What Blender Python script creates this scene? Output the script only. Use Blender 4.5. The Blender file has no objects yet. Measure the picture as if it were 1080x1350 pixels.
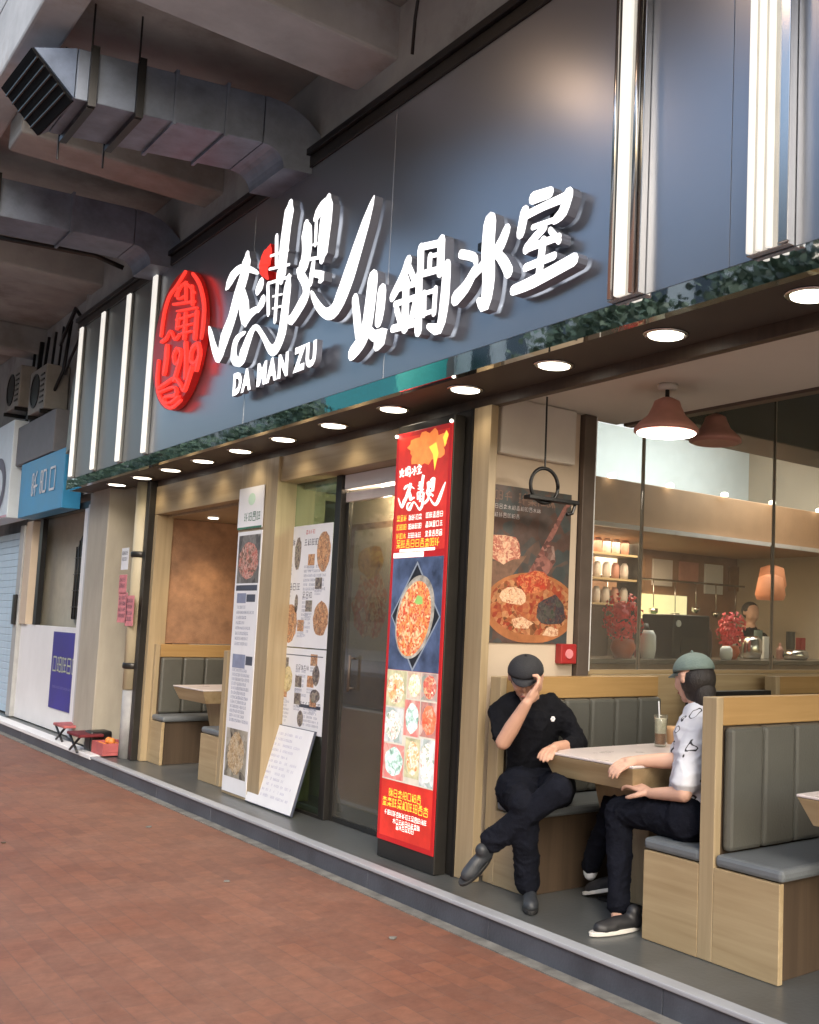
import bpy, bmesh, math, random
from mathutils import Vector, Matrix, noise
S = bpy.context.scene
COL = S.collection
random.seed(7)
PI = math.pi

# ------------------------------------------------------------------ camera
cam_d = bpy.data.cameras.new('camera')
cam = bpy.data.objects.new('camera', cam_d); COL.objects.link(cam)
cam_d.sensor_fit = 'HORIZONTAL'; cam_d.sensor_width = 36.0
cam_d.lens = 45.165
cam_d.shift_x = -0.21857; cam_d.shift_y = 0.03096
cam_d.clip_start = 0.05; cam_d.clip_end = 600
_r, _u, _f = Vector((0.754306, -0.655623, 0.034363)), Vector((-0.085144, -0.045792, 0.995316)), Vector((0.650978, 0.753699, 0.090364))
cam.matrix_world = Matrix(((_r.x, _u.x, -_f.x, 0), (_r.y, _u.y, -_f.y, 0), (_r.z, _u.z, -_f.z, 1.53), (0, 0, 0, 1)))
S.camera = cam

# ------------------------------------------------------------------ world, sun, exposure
SUN_EL, SUN_AZ = 38.0, 205.0
w = bpy.data.worlds.new('World'); S.world = w; w.use_nodes = True
nt = w.node_tree; nt.nodes.clear()
sk = nt.nodes.new('ShaderNodeTexSky'); sk.sky_type = 'NISHITA'; sk.sun_disc = False
sk.sun_elevation = math.radians(SUN_EL); sk.sun_rotation = math.radians(SUN_AZ)
sk.air_density = 1.3; sk.dust_density = 3.5; sk.ozone_density = 1.5
bg = nt.nodes.new('ShaderNodeBackground'); bg.inputs['Strength'].default_value = 0.15
wo = nt.nodes.new('ShaderNodeOutputWorld')
nt.links.new(sk.outputs[0], bg.inputs['Color']); nt.links.new(bg.outputs[0], wo.inputs['Surface'])
sd = bpy.data.lights.new('sun', 'SUN'); sd.energy = 0.6; sd.angle = math.radians(25); sd.color = (1, .95, .88)
sun = bpy.data.objects.new('sun', sd); COL.objects.link(sun)
_az = math.radians(SUN_AZ); _el = math.radians(SUN_EL)
_sdir = Vector((math.sin(_az) * math.cos(_el), math.cos(_az) * math.cos(_el), math.sin(_el)))
sun.rotation_euler = _sdir.to_track_quat('Z', 'Y').to_euler()
S.view_settings.view_transform = 'Standard'; S.view_settings.look = 'None'
S.view_settings.gamma = 1; S.view_settings.use_curve_mapping = False
S.view_settings.exposure = 1.5

# ------------------------------------------------------------------ materials
def _new(name):
    m = bpy.data.materials.new(name); m.use_nodes = True
    return m, m.node_tree, m.node_tree.nodes['Principled BSDF']
def _n(t, typ, **k):
    n = t.nodes.new(typ)
    for a, b in k.items():
        if a in n.inputs: n.inputs[a].default_value = b
        else: setattr(n, a, b)
    return n
def c4(c): return (c[0], c[1], c[2], 1)
def mat(name, col, rough=.5, metal=0., var=.12, scale=6., bump=.0, bscale=40., stretch=(1, 1, 1), emit=0., ecol=None, spec=.5, coat=0., alpha=1., col2=None, stain=None):
    """procedural paint/plastic/plaster: noise-varied colour and roughness, fine bump, optional second tone and stains"""
    m, t, p = _new(name)
    tc = _n(t, 'ShaderNodeTexCoord'); mp = _n(t, 'ShaderNodeMapping'); mp.inputs['Scale'].default_value = stretch
    t.links.new(tc.outputs['Object'], mp.inputs['Vector'])
    no = _n(t, 'ShaderNodeTexNoise', Scale=scale, Detail=6., Roughness=.6)
    t.links.new(mp.outputs[0], no.inputs['Vector'])
    rp = _n(t, 'ShaderNodeValToRGB')
    a = [max(0, x * (1 - var)) for x in col]; b = [min(1, x * (1 + var)) for x in (col2 or col)]
    rp.color_ramp.elements[0].position = .3; rp.color_ramp.elements[1].position = .7
    rp.color_ramp.elements[0].color = c4(a); rp.color_ramp.elements[1].color = c4(b)
    t.links.new(no.outputs['Fac'], rp.inputs['Fac'])
    out = rp.outputs['Color']
    if stain:
        n2 = _n(t, 'ShaderNodeTexNoise', Scale=stain[1], Detail=8., Roughness=.65)
        t.links.new(tc.outputs['Object'], n2.inputs['Vector'])
        r2 = _n(t, 'ShaderNodeValToRGB'); r2.color_ramp.elements[0].position = .52; r2.color_ramp.elements[1].position = .68
        t.links.new(n2.outputs['Fac'], r2.inputs['Fac'])
        mx = _n(t, 'ShaderNodeMix', data_type='RGBA'); t.links.new(r2.outputs['Color'], mx.inputs['Factor'])
        t.links.new(out, mx.inputs[6]); mx.inputs[7].default_value = c4(stain[0]); out = mx.outputs[2]
    t.links.new(out, p.inputs['Base Color'])
    mr = _n(t, 'ShaderNodeMapRange'); mr.inputs['To Min'].default_value = max(.02, rough * .85); mr.inputs['To Max'].default_value = min(1, rough * 1.2)
    t.links.new(no.outputs['Fac'], mr.inputs['Value']); t.links.new(mr.outputs[0], p.inputs['Roughness'])
    p.inputs['Metallic'].default_value = metal
    p.inputs['Specular IOR Level'].default_value = spec
    p.inputs['Coat Weight'].default_value = coat
    p.inputs['Alpha'].default_value = alpha
    if bump:
        n3 = _n(t, 'ShaderNodeTexNoise', Scale=bscale, Detail=4.)
        t.links.new(mp.outputs[0], n3.inputs['Vector'])
        bp = _n(t, 'ShaderNodeBump', Strength=bump, Distance=.01)
        t.links.new(n3.outputs['Fac'], bp.inputs['Height']); t.links.new(bp.outputs[0], p.inputs['Normal'])
    if emit:
        if ecol: p.inputs['Emission Color'].default_value = c4(ecol)
        else: t.links.new(out, p.inputs['Emission Color'])
        p.inputs['Emission Strength'].default_value = emit
    return m
def wood(name, a, b, axis, rough=.45, emit=0):
    """light veneer with grain running along an axis"""
    m, t, p = _new(name)
    tc = _n(t, 'ShaderNodeTexCoord'); mp = _n(t, 'ShaderNodeMapping')
    s = [14., 14., 14.]; s[axis] = .7; mp.inputs['Scale'].default_value = s
    t.links.new(tc.outputs['Object'], mp.inputs['Vector'])
    n1 = _n(t, 'ShaderNodeTexNoise', Scale=1.4, Detail=8., Roughness=.62, Distortion=.6)
    t.links.new(mp.outputs[0], n1.inputs['Vector'])
    n2 = _n(t, 'ShaderNodeTexNoise', Scale=1.1, Detail=2.); t.links.new(tc.outputs['Object'], n2.inputs['Vector'])
    ad = _n(t, 'ShaderNodeMath', operation='MULTIPLY_ADD'); t.links.new(n2.outputs['Fac'], ad.inputs[0]); ad.inputs[1].default_value = .45
    t.links.new(n1.outputs['Fac'], ad.inputs[2])
    rp = _n(t, 'ShaderNodeValToRGB'); rp.color_ramp.elements[0].position = .45; rp.color_ramp.elements[1].position = .95
    rp.color_ramp.elements[0].color = c4(a); rp.color_ramp.elements[1].color = c4(b)
    t.links.new(ad.outputs[0], rp.inputs['Fac']); t.links.new(rp.outputs[0], p.inputs['Base Color'])
    p.inputs['Roughness'].default_value = rough
    bp = _n(t, 'ShaderNodeBump', Strength=.08, Distance=.004); t.links.new(n1.outputs['Fac'], bp.inputs['Height']); t.links.new(bp.outputs[0], p.inputs['Normal'])
    return m
def food(name, pal, scale=30., emit=0., rough=.4, seed=0., stretch=(1, 1, 1)):
    """printed food photograph: irregular cells in a few colours"""
    m, t, p = _new(name)
    tc = _n(t, 'ShaderNodeTexCoord'); mp = _n(t, 'ShaderNodeMapping'); mp.inputs['Location'].default_value = (seed, seed * 1.7, seed * .6); mp.inputs['Scale'].default_value = stretch
    t.links.new(tc.outputs['Object'], mp.inputs['Vector'])
    nz = _n(t, 'ShaderNodeTexNoise', Scale=scale * .45, Detail=3.); t.links.new(mp.outputs[0], nz.inputs['Vector'])
    mx = _n(t, 'ShaderNodeMix', data_type='VECTOR'); mx.inputs['Factor'].default_value = .07
    t.links.new(mp.outputs[0], mx.inputs[4]); t.links.new(nz.outputs['Color'], mx.inputs[5])
    vo = _n(t, 'ShaderNodeTexVoronoi', Scale=scale); t.links.new(mx.outputs[1], vo.inputs['Vector'])
    sp = _n(t, 'ShaderNodeSeparateColor'); t.links.new(vo.outputs['Color'], sp.inputs[0])
    v2 = _n(t, 'ShaderNodeTexVoronoi', Scale=scale * 2.7); t.links.new(mx.outputs[1], v2.inputs['Vector'])
    s2_ = _n(t, 'ShaderNodeSeparateColor'); t.links.new(v2.outputs['Color'], s2_.inputs[0])
    mm = _n(t, 'ShaderNodeMix', data_type='FLOAT'); mm.inputs['Factor'].default_value = .45; t.links.new(sp.outputs[0], mm.inputs[2]); t.links.new(s2_.outputs[1], mm.inputs[3])
    rp = _n(t, 'ShaderNodeValToRGB'); cr = rp.color_ramp; cr.interpolation = 'EASE'
    cr.elements[0].color = c4(pal[0]); cr.elements[0].position = 0; cr.elements[1].color = c4(pal[-1]); cr.elements[1].position = 1
    for i, c in enumerate(pal[1:-1]):
        e = cr.elements.new((i + 1) / (len(pal) - 1)); e.color = c4(c)
    t.links.new(mm.outputs[0], rp.inputs['Fac'])
    n2 = _n(t, 'ShaderNodeTexNoise', Scale=scale * 2.5, Detail=4.); t.links.new(mp.outputs[0], n2.inputs['Vector'])
    mr = _n(t, 'ShaderNodeMapRange'); mr.inputs['To Min'].default_value = .45; mr.inputs['To Max'].default_value = 1.5
    t.links.new(n2.outputs['Fac'], mr.inputs['Value'])
    vm = _n(t, 'ShaderNodeVectorMath', operation='SCALE'); t.links.new(rp.outputs[0], vm.inputs[0]); t.links.new(mr.outputs[0], vm.inputs['Scale'])
    t.links.new(vm.outputs[0], p.inputs['Base Color']); p.inputs['Roughness'].default_value = rough
    if emit: t.links.new(vm.outputs[0], p.inputs['Emission Color']); p.inputs['Emission Strength'].default_value = emit
    return m
def glass(name, tint=(.93, .97, .95), refl=1.0, rough=.0, haze=.015):
    m, t, p = _new(name); t.nodes.remove(p)
    tr = _n(t, 'ShaderNodeBsdfTransparent'); tr.inputs['Color'].default_value = c4(tint)
    gl = _n(t, 'ShaderNodeBsdfGlossy', Roughness=rough); fr = _n(t, 'ShaderNodeFresnel', IOR=1.45)
    no = _n(t, 'ShaderNodeTexNoise', Scale=3., Detail=5.); mr = _n(t, 'ShaderNodeMapRange'); mr.inputs['To Min'].default_value = .0; mr.inputs['To Max'].default_value = .05
    tc = _n(t, 'ShaderNodeTexCoord'); t.links.new(tc.outputs['Object'], no.inputs['Vector']); t.links.new(no.outputs['Fac'], mr.inputs['Value']); t.links.new(mr.outputs[0], gl.inputs['Roughness'])
    ml = _n(t, 'ShaderNodeMath', operation='MULTIPLY'); ml.inputs[1].default_value = refl; t.links.new(fr.outputs[0], ml.inputs[0])
    ge = _n(t, 'ShaderNodeNewGeometry'); iv = _n(t, 'ShaderNodeMath', operation='SUBTRACT'); iv.inputs[0].default_value = 1; t.links.new(ge.outputs['Backfacing'], iv.inputs[1])
    m2_ = _n(t, 'ShaderNodeMath', operation='MULTIPLY'); t.links.new(ml.outputs[0], m2_.inputs[0]); t.links.new(iv.outputs[0], m2_.inputs[1]); ml = m2_
    mx = _n(t, 'ShaderNodeMixShader'); t.links.new(ml.outputs[0], mx.inputs[0]); t.links.new(tr.outputs[0], mx.inputs[1]); t.links.new(gl.outputs[0], mx.inputs[2])
    df = _n(t, 'ShaderNodeBsdfDiffuse'); df.inputs['Color'].default_value = (.6, .55, .5, 1); hz = _n(t, 'ShaderNodeMixShader'); hm = _n(t, 'ShaderNodeMapRange'); hm.inputs['To Min'].default_value = haze * .4; hm.inputs['To Max'].default_value = haze * 1.6
    t.links.new(no.outputs['Fac'], hm.inputs['Value']); t.links.new(hm.outputs[0], hz.inputs[0]); t.links.new(mx.outputs[0], hz.inputs[1]); t.links.new(df.outputs[0], hz.inputs[2]); mx = hz
    t.links.new(mx.outputs[0], t.nodes['Material Output'].inputs['Surface'])
    return m
def lampmat(name, col, st):
    m, t, p = _new(name); p.inputs['Base Color'].default_value = c4([min(.8, x * x * .8) for x in col])
    tc = _n(t, 'ShaderNodeTexCoord'); no = _n(t, 'ShaderNodeTexNoise', Scale=9.); t.links.new(tc.outputs['Object'], no.inputs['Vector'])
    mr = _n(t, 'ShaderNodeMapRange'); mr.inputs['To Min'].default_value = st * .85; mr.inputs['To Max'].default_value = st * 1.15
    t.links.new(no.outputs['Fac'], mr.inputs['Value']); t.links.new(mr.outputs[0], p.inputs['Emission Strength'])
    p.inputs['Emission Color'].default_value = c4(col)
    return m

def paving_mat():
    m, t, p = _new('red_paving')
    tc = _n(t, 'ShaderNodeTexCoord')
    mp = _n(t, 'ShaderNodeMapping'); mp.inputs['Rotation'].default_value = (0, 0, math.radians(90))
    t.links.new(tc.outputs['Object'], mp.inputs['Vector'])
    br = _n(t, 'ShaderNodeTexBrick', Scale=1.); br.inputs['Brick Width'].default_value = .2; br.inputs['Row Height'].default_value = .1
    br.inputs['Mortar Size'].default_value = .0035; br.inputs['Mortar Smooth'].default_value = .5; br.inputs['Bias'].default_value = 0
    br.inputs['Color1'].default_value = (.205, .080, .046, 1); br.inputs['Color2'].default_value = (.150, .060, .038, 1); br.inputs['Mortar'].default_value = (.125, .06, .043, 1)
    t.links.new(mp.outputs[0], br.inputs['Vector'])
    n1 = _n(t, 'ShaderNodeTexNoise', Scale=.9, Detail=10., Roughness=.72); t.links.new(tc.outputs['Object'], n1.inputs['Vector'])
    r1 = _n(t, 'ShaderNodeValToRGB'); r1.color_ramp.elements[0].position = .36; r1.color_ramp.elements[1].position = .68
    t.links.new(n1.outputs['Fac'], r1.inputs['Fac'])
    mx = _n(t, 'ShaderNodeMix', data_type='RGBA'); mx.inputs[7].default_value = (.225, .128, .09, 1)
    ml = _n(t, 'ShaderNodeMath', operation='MULTIPLY'); ml.inputs[1].default_value = .6
    t.links.new(r1.outputs[0], ml.inputs[0]); t.links.new(ml.outputs[0], mx.inputs['Factor']); t.links.new(br.outputs['Color'], mx.inputs[6])
    n2 = _n(t, 'ShaderNodeTexNoise', Scale=16., Detail=9., Roughness=.75); t.links.new(tc.outputs['Object'], n2.inputs['Vector'])
    mr = _n(t, 'ShaderNodeMapRange'); mr.inputs['To Min'].default_value = .5; mr.inputs['To Max'].default_value = 1.5; t.links.new(n2.outputs['Fac'], mr.inputs['Value'])
    vm = _n(t, 'ShaderNodeVectorMath', operation='SCALE'); t.links.new(mx.outputs[2], vm.inputs[0]); t.links.new(mr.outputs[0], vm.inputs['Scale'])
    n4 = _n(t, 'ShaderNodeTexNoise', Scale=3.1, Detail=10., Roughness=.8, Distortion=.0); t.links.new(tc.outputs['Object'], n4.inputs['Vector'])
    r4 = _n(t, 'ShaderNodeMapRange'); r4.inputs['From Min'].default_value = .38; r4.inputs['From Max'].default_value = .62; r4.inputs['To Min'].default_value = .88; r4.inputs['To Max'].default_value = 1.05; t.links.new(n4.outputs['Fac'], r4.inputs['Value'])
    v4 = _n(t, 'ShaderNodeVectorMath', operation='SCALE'); t.links.new(vm.outputs[0], v4.inputs[0]); t.links.new(r4.outputs[0], v4.inputs['Scale']); vm = v4
    t.links.new(vm.outputs[0], p.inputs['Base Color'])
    rr = _n(t, 'ShaderNodeMapRange'); rr.inputs['To Min'].default_value = .45; rr.inputs['To Max'].default_value = .85; t.links.new(n1.outputs['Fac'], rr.inputs['Value'])
    t.links.new(rr.outputs[0], p.inputs['Roughness'])
    bp = _n(t, 'ShaderNodeBump', Strength=.2, Distance=.004, invert=True); t.links.new(br.outputs['Fac'], bp.inputs['Height'])
    bp2 = _n(t, 'ShaderNodeBump', Strength=.25, Distance=.004); t.links.new(n2.outputs['Fac'], bp2.inputs['Height']); t.links.new(bp.outputs[0], bp2.inputs['Normal'])
    t.links.new(bp2.outputs[0], p.inputs['Normal'])
    return m

M = {}
M['paving'] = paving_mat()
M['kerbface'] = mat('kerb_stone', (.06, .068, .085), .45, var=.3, scale=3, bump=.2, bscale=60)
M['nosing'] = mat('aluminium_nosing', (.36, .38, .41), .5, .1, var=.15, scale=5, stretch=(1, .2, 1))
M['floor'] = mat('grey_floor_tile', (.085, .09, .088), .33, var=.25, scale=2.2, bump=.08)
M['grout'] = mat('grout', (.16, .155, .14), .8, var=.4, scale=8, bump=.4, bscale=50)
M['concrete'] = mat('concrete_soffit', (.32, .32, .31), .9, var=.28, scale=1.3, bump=.35, bscale=14, stain=((.2, .185, .17), .9))
M['concrete2'] = mat('pale_concrete', (.40, .42, .44), .85, var=.2, scale=1.7, bump=.3, bscale=12, stain=((.3, .27, .25), 1.3))
M['duct'] = mat('galvanised_duct', (.15, .18, .235), .5, .3, var=.3, scale=5, bump=.1, bscale=20)
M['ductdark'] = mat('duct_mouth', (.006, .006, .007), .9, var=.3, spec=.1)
M['black'] = mat('black_metal', (.012, .012, .013), .4, .3, var=.3)
M['darkmetal'] = mat('dark_bronze_metal', (.035, .033, .03), .35, .5, var=.2, scale=3)
M['fascia'] = mat('fascia_steel', (.38, .40, .44), .30, .85, var=.04, scale=.8, bump=.015, bscale=3)
M['fasciagrey'] = mat('fascia_grey_panel', (.24, .25, .25), .4, .6, var=.08, scale=1)
M['mirror'] = mat('polished_strip', (.82, .84, .84), .022, 1., var=.05, scale=3, bump=.035, bscale=4)
M['soffit'] = mat('soffit_dark', (.055, .045, .036), .55, var=.2)
M['chrome'] = mat('brushed_chrome', (.6, .58, .55), .2, 1., var=.1, stretch=(1, 1, .1))
M['letter'] = lampmat('letter_face', (1., 1., 1.), .6)
M['letterside'] = mat('letter_return', (.22, .24, .30), .45, .2, var=.1)
M['strip'] = lampmat('strip_light', (1., .97, .90), .28)
M['disc'] = lampmat('downlight_disc', (1., .93, .78), 2.2)
M['redface'] = lampmat('seal_face', (1., .06, .04), .36)
M['redplate'] = mat('seal_plate', (.30, .004, .006), .35, var=.2, emit=.05, ecol=(1, .02, .01))
M['oakY'] = wood('oak_grain_along_shopfront', (.28, .20, .105), (.42, .325, .19), 1)
M['oakX'] = wood('oak_grain_inward', (.28, .20, .105), (.42, .325, .19), 0)
M['oakZ'] = wood('oak_grain_upright', (.27, .205, .115), (.41, .32, .195), 2)
M['rail'] = wood('amber_rail', (.28, .165, .055), (.40, .25, .10), 0, .4)
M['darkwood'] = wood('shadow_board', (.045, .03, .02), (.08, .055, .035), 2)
M['greyleather'] = mat('grey_leatherette', (.085, .085, .073), .42, var=.12, scale=4, bump=.15, bscale=90)
M['seatleather'] = mat('blue_grey_seat', (.13, .145, .155), .4, var=.12, scale=4, bump=.12, bscale=90)
M['cream'] = mat('cream_wall', (.52, .43, .33), .7, var=.07, scale=1.5, bump=.08)
M['ceil'] = mat('interior_ceiling', (.56, .54, .48), .8, var=.06, scale=1)
M['white'] = mat('white_paint', (.72, .73, .74), .5, var=.05, scale=2)
M['whitewall'] = mat('white_room_ceiling', (.75, .8, .82), .7, var=.04)
M['paper'] = mat('paper', (.74, .75, .78), .55, var=.05, scale=3)
M['ink'] = mat('ink', (.06, .07, .1), .6, var=.3)
M['inkblue'] = mat('faded_ink', (.22, .25, .36), .6, var=.3)
M['inkgreen'] = mat('green_ink', (.05, .16, .10), .6, var=.3)
M['tabletop'] = mat('table_laminate', (.62, .56, .54), .28, var=.08, scale=5)
M['brownwall'] = mat('woven_brown_wall', (.27, .15, .085), .75, var=.25, scale=9, bump=.4, bscale=120)
M['glass'] = glass('clear_glass', (.90, .93, .90), 1.7, haze=.06)
M['brownmetal'] = mat('brown_metal', (.11, .085, .07), .45, .3, var=.15)
M['glassdark'] = glass('dark_door_glass', (.60, .62, .57), 1.6, haze=.06)
M['glassgreen'] = glass('green_glass', (.62, .78, .70), 2.4)
M['redpanel'] = mat('lightbox_red', (.55, .03, .02), .4, var=.25, scale=5, emit=.2)
M['lbwhite'] = lampmat('lightbox_white', (1, .93, .85), .5)
M['lbyellow'] = lampmat('lightbox_yellow', (1, .62, .08), .48)
M['lborange'] = mat('lightbox_orange', (.85, .22, .05), .4, var=.3, scale=9, emit=.32)
M['lbdark'] = mat('lightbox_dark_slate', (.05, .07, .13), .4, var=.6, scale=7, emit=.3)
M['skin'] = mat('skin', (.52, .30, .21), .5, var=.08, scale=8, spec=.4)
M['skin2'] = mat('skin_lighter', (.56, .34, .25), .5, var=.08, scale=8, spec=.4)
M['blackcloth'] = mat('black_cotton', (.006, .0065, .009), .95, var=.3, scale=12, bump=.5, bscale=60, spec=.12)
M['navycloth'] = mat('navy_trousers', (.006, .007, .012), .95, var=.3, scale=12, bump=.5, bscale=60, spec=.12)
M['whitecloth'] = mat('white_cotton', (.68, .70, .75), .85, var=.08, scale=12, bump=.4, bscale=50)
M['capblack'] = mat('charcoal_cap', (.016, .017, .021), .8, var=.2, bump=.3, bscale=120)
M['capgrey'] = mat('grey_green_cap', (.13, .18, .165), .8, var=.15, bump=.3, bscale=120)
M['hair'] = mat('black_hair', (.012, .009, .008), .5, var=.3, bump=.5, bscale=80, stretch=(4, 4, 1))
M['shoe'] = mat('black_shoe', (.018, .018, .02), .5, var=.2)
M['clog'] = mat('grey_clog', (.028, .032, .038), .5, var=.2)
M['sole'] = mat('white_sole', (.62, .6, .55), .5, var=.1)
M['soleblack'] = mat('black_sole', (.012, .012, .012), .6, var=.1)
M['copper'] = mat('copper_shade', (.5, .25, .2), .5, .1, var=.15)
M['pendant_glow'] = lampmat('pendant_disc', (1., .95, .87), 3.)
M['red'] = mat('red_enamel', (.32, .02, .02), .4, var=.15)
M['asphalt'] = mat('asphalt', (.05, .05, .052), .8, var=.25, scale=20, bump=.4, bscale=80)
M['leaf'] = mat('tree_leaf', (.032, .06, .032), .6, var=.5, scale=3)
M['bark'] = mat('bark', (.09, .065, .045), .9, var=.3, scale=8, bump=.8)

# ------------------------------------------------------------------ mesh helpers
OFF = {}
class B:
    def __init__(s): s.v = []; s.f = []; s.mi = []; s.cur = 0
    def add(s, vs, fs):
        n = len(s.v); s.v += [tuple(v) for v in vs]
        s.f += [tuple(i + n for i in f) for f in fs]; s.mi += [s.cur] * len(fs); return s
    def box(s, x0, x1, y0, y1, z0, z1):
        return s.hexa([(x0, y0, z0), (x1, y0, z0), (x1, y1, z0), (x0, y1, z0)], [(x0, y0, z1), (x1, y0, z1), (x1, y1, z1), (x0, y1, z1)])
    def hexa(s, lo, hi):
        n = len(lo); fs = [tuple(reversed(range(n))), tuple(range(n, 2 * n))]
        for i in range(n): j = (i + 1) % n; fs.append((i, j, j + n, i + n))
        return s.add(list(lo) + list(hi), fs)
    def prism(s, pts, d):
        d = Vector(d); return s.hexa(pts, [tuple(Vector(p) + d) for p in pts])
    def ring(s, c, a, b, r, n):
        return [c + a * (r * math.cos(2 * PI * i / n)) + b * (r * math.sin(2 * PI * i / n)) for i in range(n)]
    def tube(s, pts, rs, n=10, cap=True):
        pts = [Vector(p) for p in pts]
        if not isinstance(rs, (list, tuple)): rs = [rs] * len(pts)
        d0 = (pts[1] - pts[0]).normalized(); a = d0.orthogonal().normalized(); rings = []
        for i, p in enumerate(pts):
            d = (pts[min(i + 1, len(pts) - 1)] - pts[max(i - 1, 0)]).normalized()
            a = (a - d * a.dot(d)).normalized(); b = d.cross(a); rings.append(s.ring(p, a, b, rs[i], n))
        vs = [v for r in rings for v in r]; fs = []
        for k in range(len(pts) - 1):
            for i in range(n): j = (i + 1) % n; fs.append((k * n + i, k * n + j, (k + 1) * n + j, (k + 1) * n + i))
        if cap: fs.append(tuple(reversed(range(n)))); fs.append(tuple(range((len(pts) - 1) * n, len(pts) * n)))
        return s.add(vs, fs)
    def lathe(s, c, prof, n=24, axis=(0, 0, 1)):
        c = Vector(c); ax = Vector(axis).normalized(); a = ax.orthogonal().normalized(); b = ax.cross(a); vs = []; fs = []
        for r, h in prof: vs += s.ring(c + ax * h, a, b, max(r, 1e-4), n)
        for k in range(len(prof) - 1):
            for i in range(n): j = (i + 1) % n; fs.append((k * n + i, k * n + j, (k + 1) * n + j, (k + 1) * n + i))
        fs.append(tuple(reversed(range(n)))); fs.append(tuple(range((len(prof) - 1) * n, len(prof) * n)))
        return s.add(vs, fs)
    def ball(s, c, r, n=12, m=8, sc=(1, 1, 1)):
        c = Vector(c); vs = []; fs = []
        for k in range(m + 1):
            th = PI * k / m
            for i in range(n):
                ph = 2 * PI * i / n; vs.append(c + Vector((r * sc[0] * math.sin(th) * math.cos(ph), r * sc[1] * math.sin(th) * math.sin(ph), r * sc[2] * math.cos(th))))
        for k in range(m):
            for i in range(n): j = (i + 1) % n; fs.append((k * n + i, (k + 1) * n + i, (k + 1) * n + j, k * n + j))
        return s.add(vs, fs)
    def build(s, name, m, parent=None, bevel=0, smooth=False, label=None, kind=None, **tg):
        me = bpy.data.meshes.new(name)
        o_ = OFF.get(parent.name, Vector((0, 0, 0))) if parent else Vector((0, 0, 0))
        me.from_pydata([tuple(Vector(v) - o_) for v in s.v], [], s.f)
        for q in (m if isinstance(m, (list, tuple)) else [m]): me.materials.append(q)
        me.polygons.foreach_set('material_index', s.mi)
        me.validate()
        bm = bmesh.new(); bm.from_mesh(me)
        if smooth: bmesh.ops.remove_doubles(bm, verts=bm.verts, dist=1e-5)
        bmesh.ops.recalc_face_normals(bm, faces=bm.faces); bm.to_mesh(me); bm.free()
        if smooth: me.shade_smooth() if hasattr(me, 'shade_smooth') else None
        o = bpy.data.objects.new(name, me); COL.objects.link(o)
        if parent: o.parent = parent
        OFF[o.name] = o_
        if bevel:
            bv = o.modifiers.new('bevel', 'BEVEL'); bv.width = bevel; bv.segments = 2; bv.limit_method = 'ANGLE'; bv.angle_limit = math.radians(40)
        if name in ('print', 'lettering', 'writing', 'caption', 'petals', 'grille_bars', 'strokes', 'vent_slats', 'heading'): o['kind'] = 'stuff'
        if label: o['label'] = label
        if kind: o['kind'] = kind
        for k, v in tg.items(): o[k] = v
        return o
def thing(name, loc, label, cat, group=None):
    o = bpy.data.objects.new(name, None); COL.objects.link(o); o.location = loc; OFF[o.name] = Vector(loc)
    o.empty_display_size = .1; o['label'] = label; o['category'] = cat
    if group: o['group'] = group
    return o
def copy_tree(o, parent=None, loc=None, label=None):
    c = o.copy(); COL.objects.link(c); OFF[c.name] = OFF.get(o.name, Vector((0, 0, 0)))
    if parent: c.parent = parent
    if loc is not None: c.location = loc
    if label: c['label'] = label
    for ch in [x for x in COL.objects if x.parent == o]: copy_tree(ch, c)
    return c
def lamp(name, kind, loc, energy, color, size=.1, rot=None, spot=None, parent=None):
    d = bpy.data.lights.new(name, kind); d.energy = energy; d.color = color
    if kind == 'AREA': d.shape = 'DISK'; d.size = size
    elif kind in ('POINT', 'SPOT'): d.shadow_soft_size = size
    if spot: d.spot_size = math.radians(spot); d.spot_blend = .6
    o = bpy.data.objects.new(name, d); COL.objects.link(o)
    if parent: o.parent = parent; o.location = Vector(loc) - OFF.get(parent.name, Vector((0, 0, 0)))
    else: o.location = loc
    if rot: o.rotation_euler = rot
    return o
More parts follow.
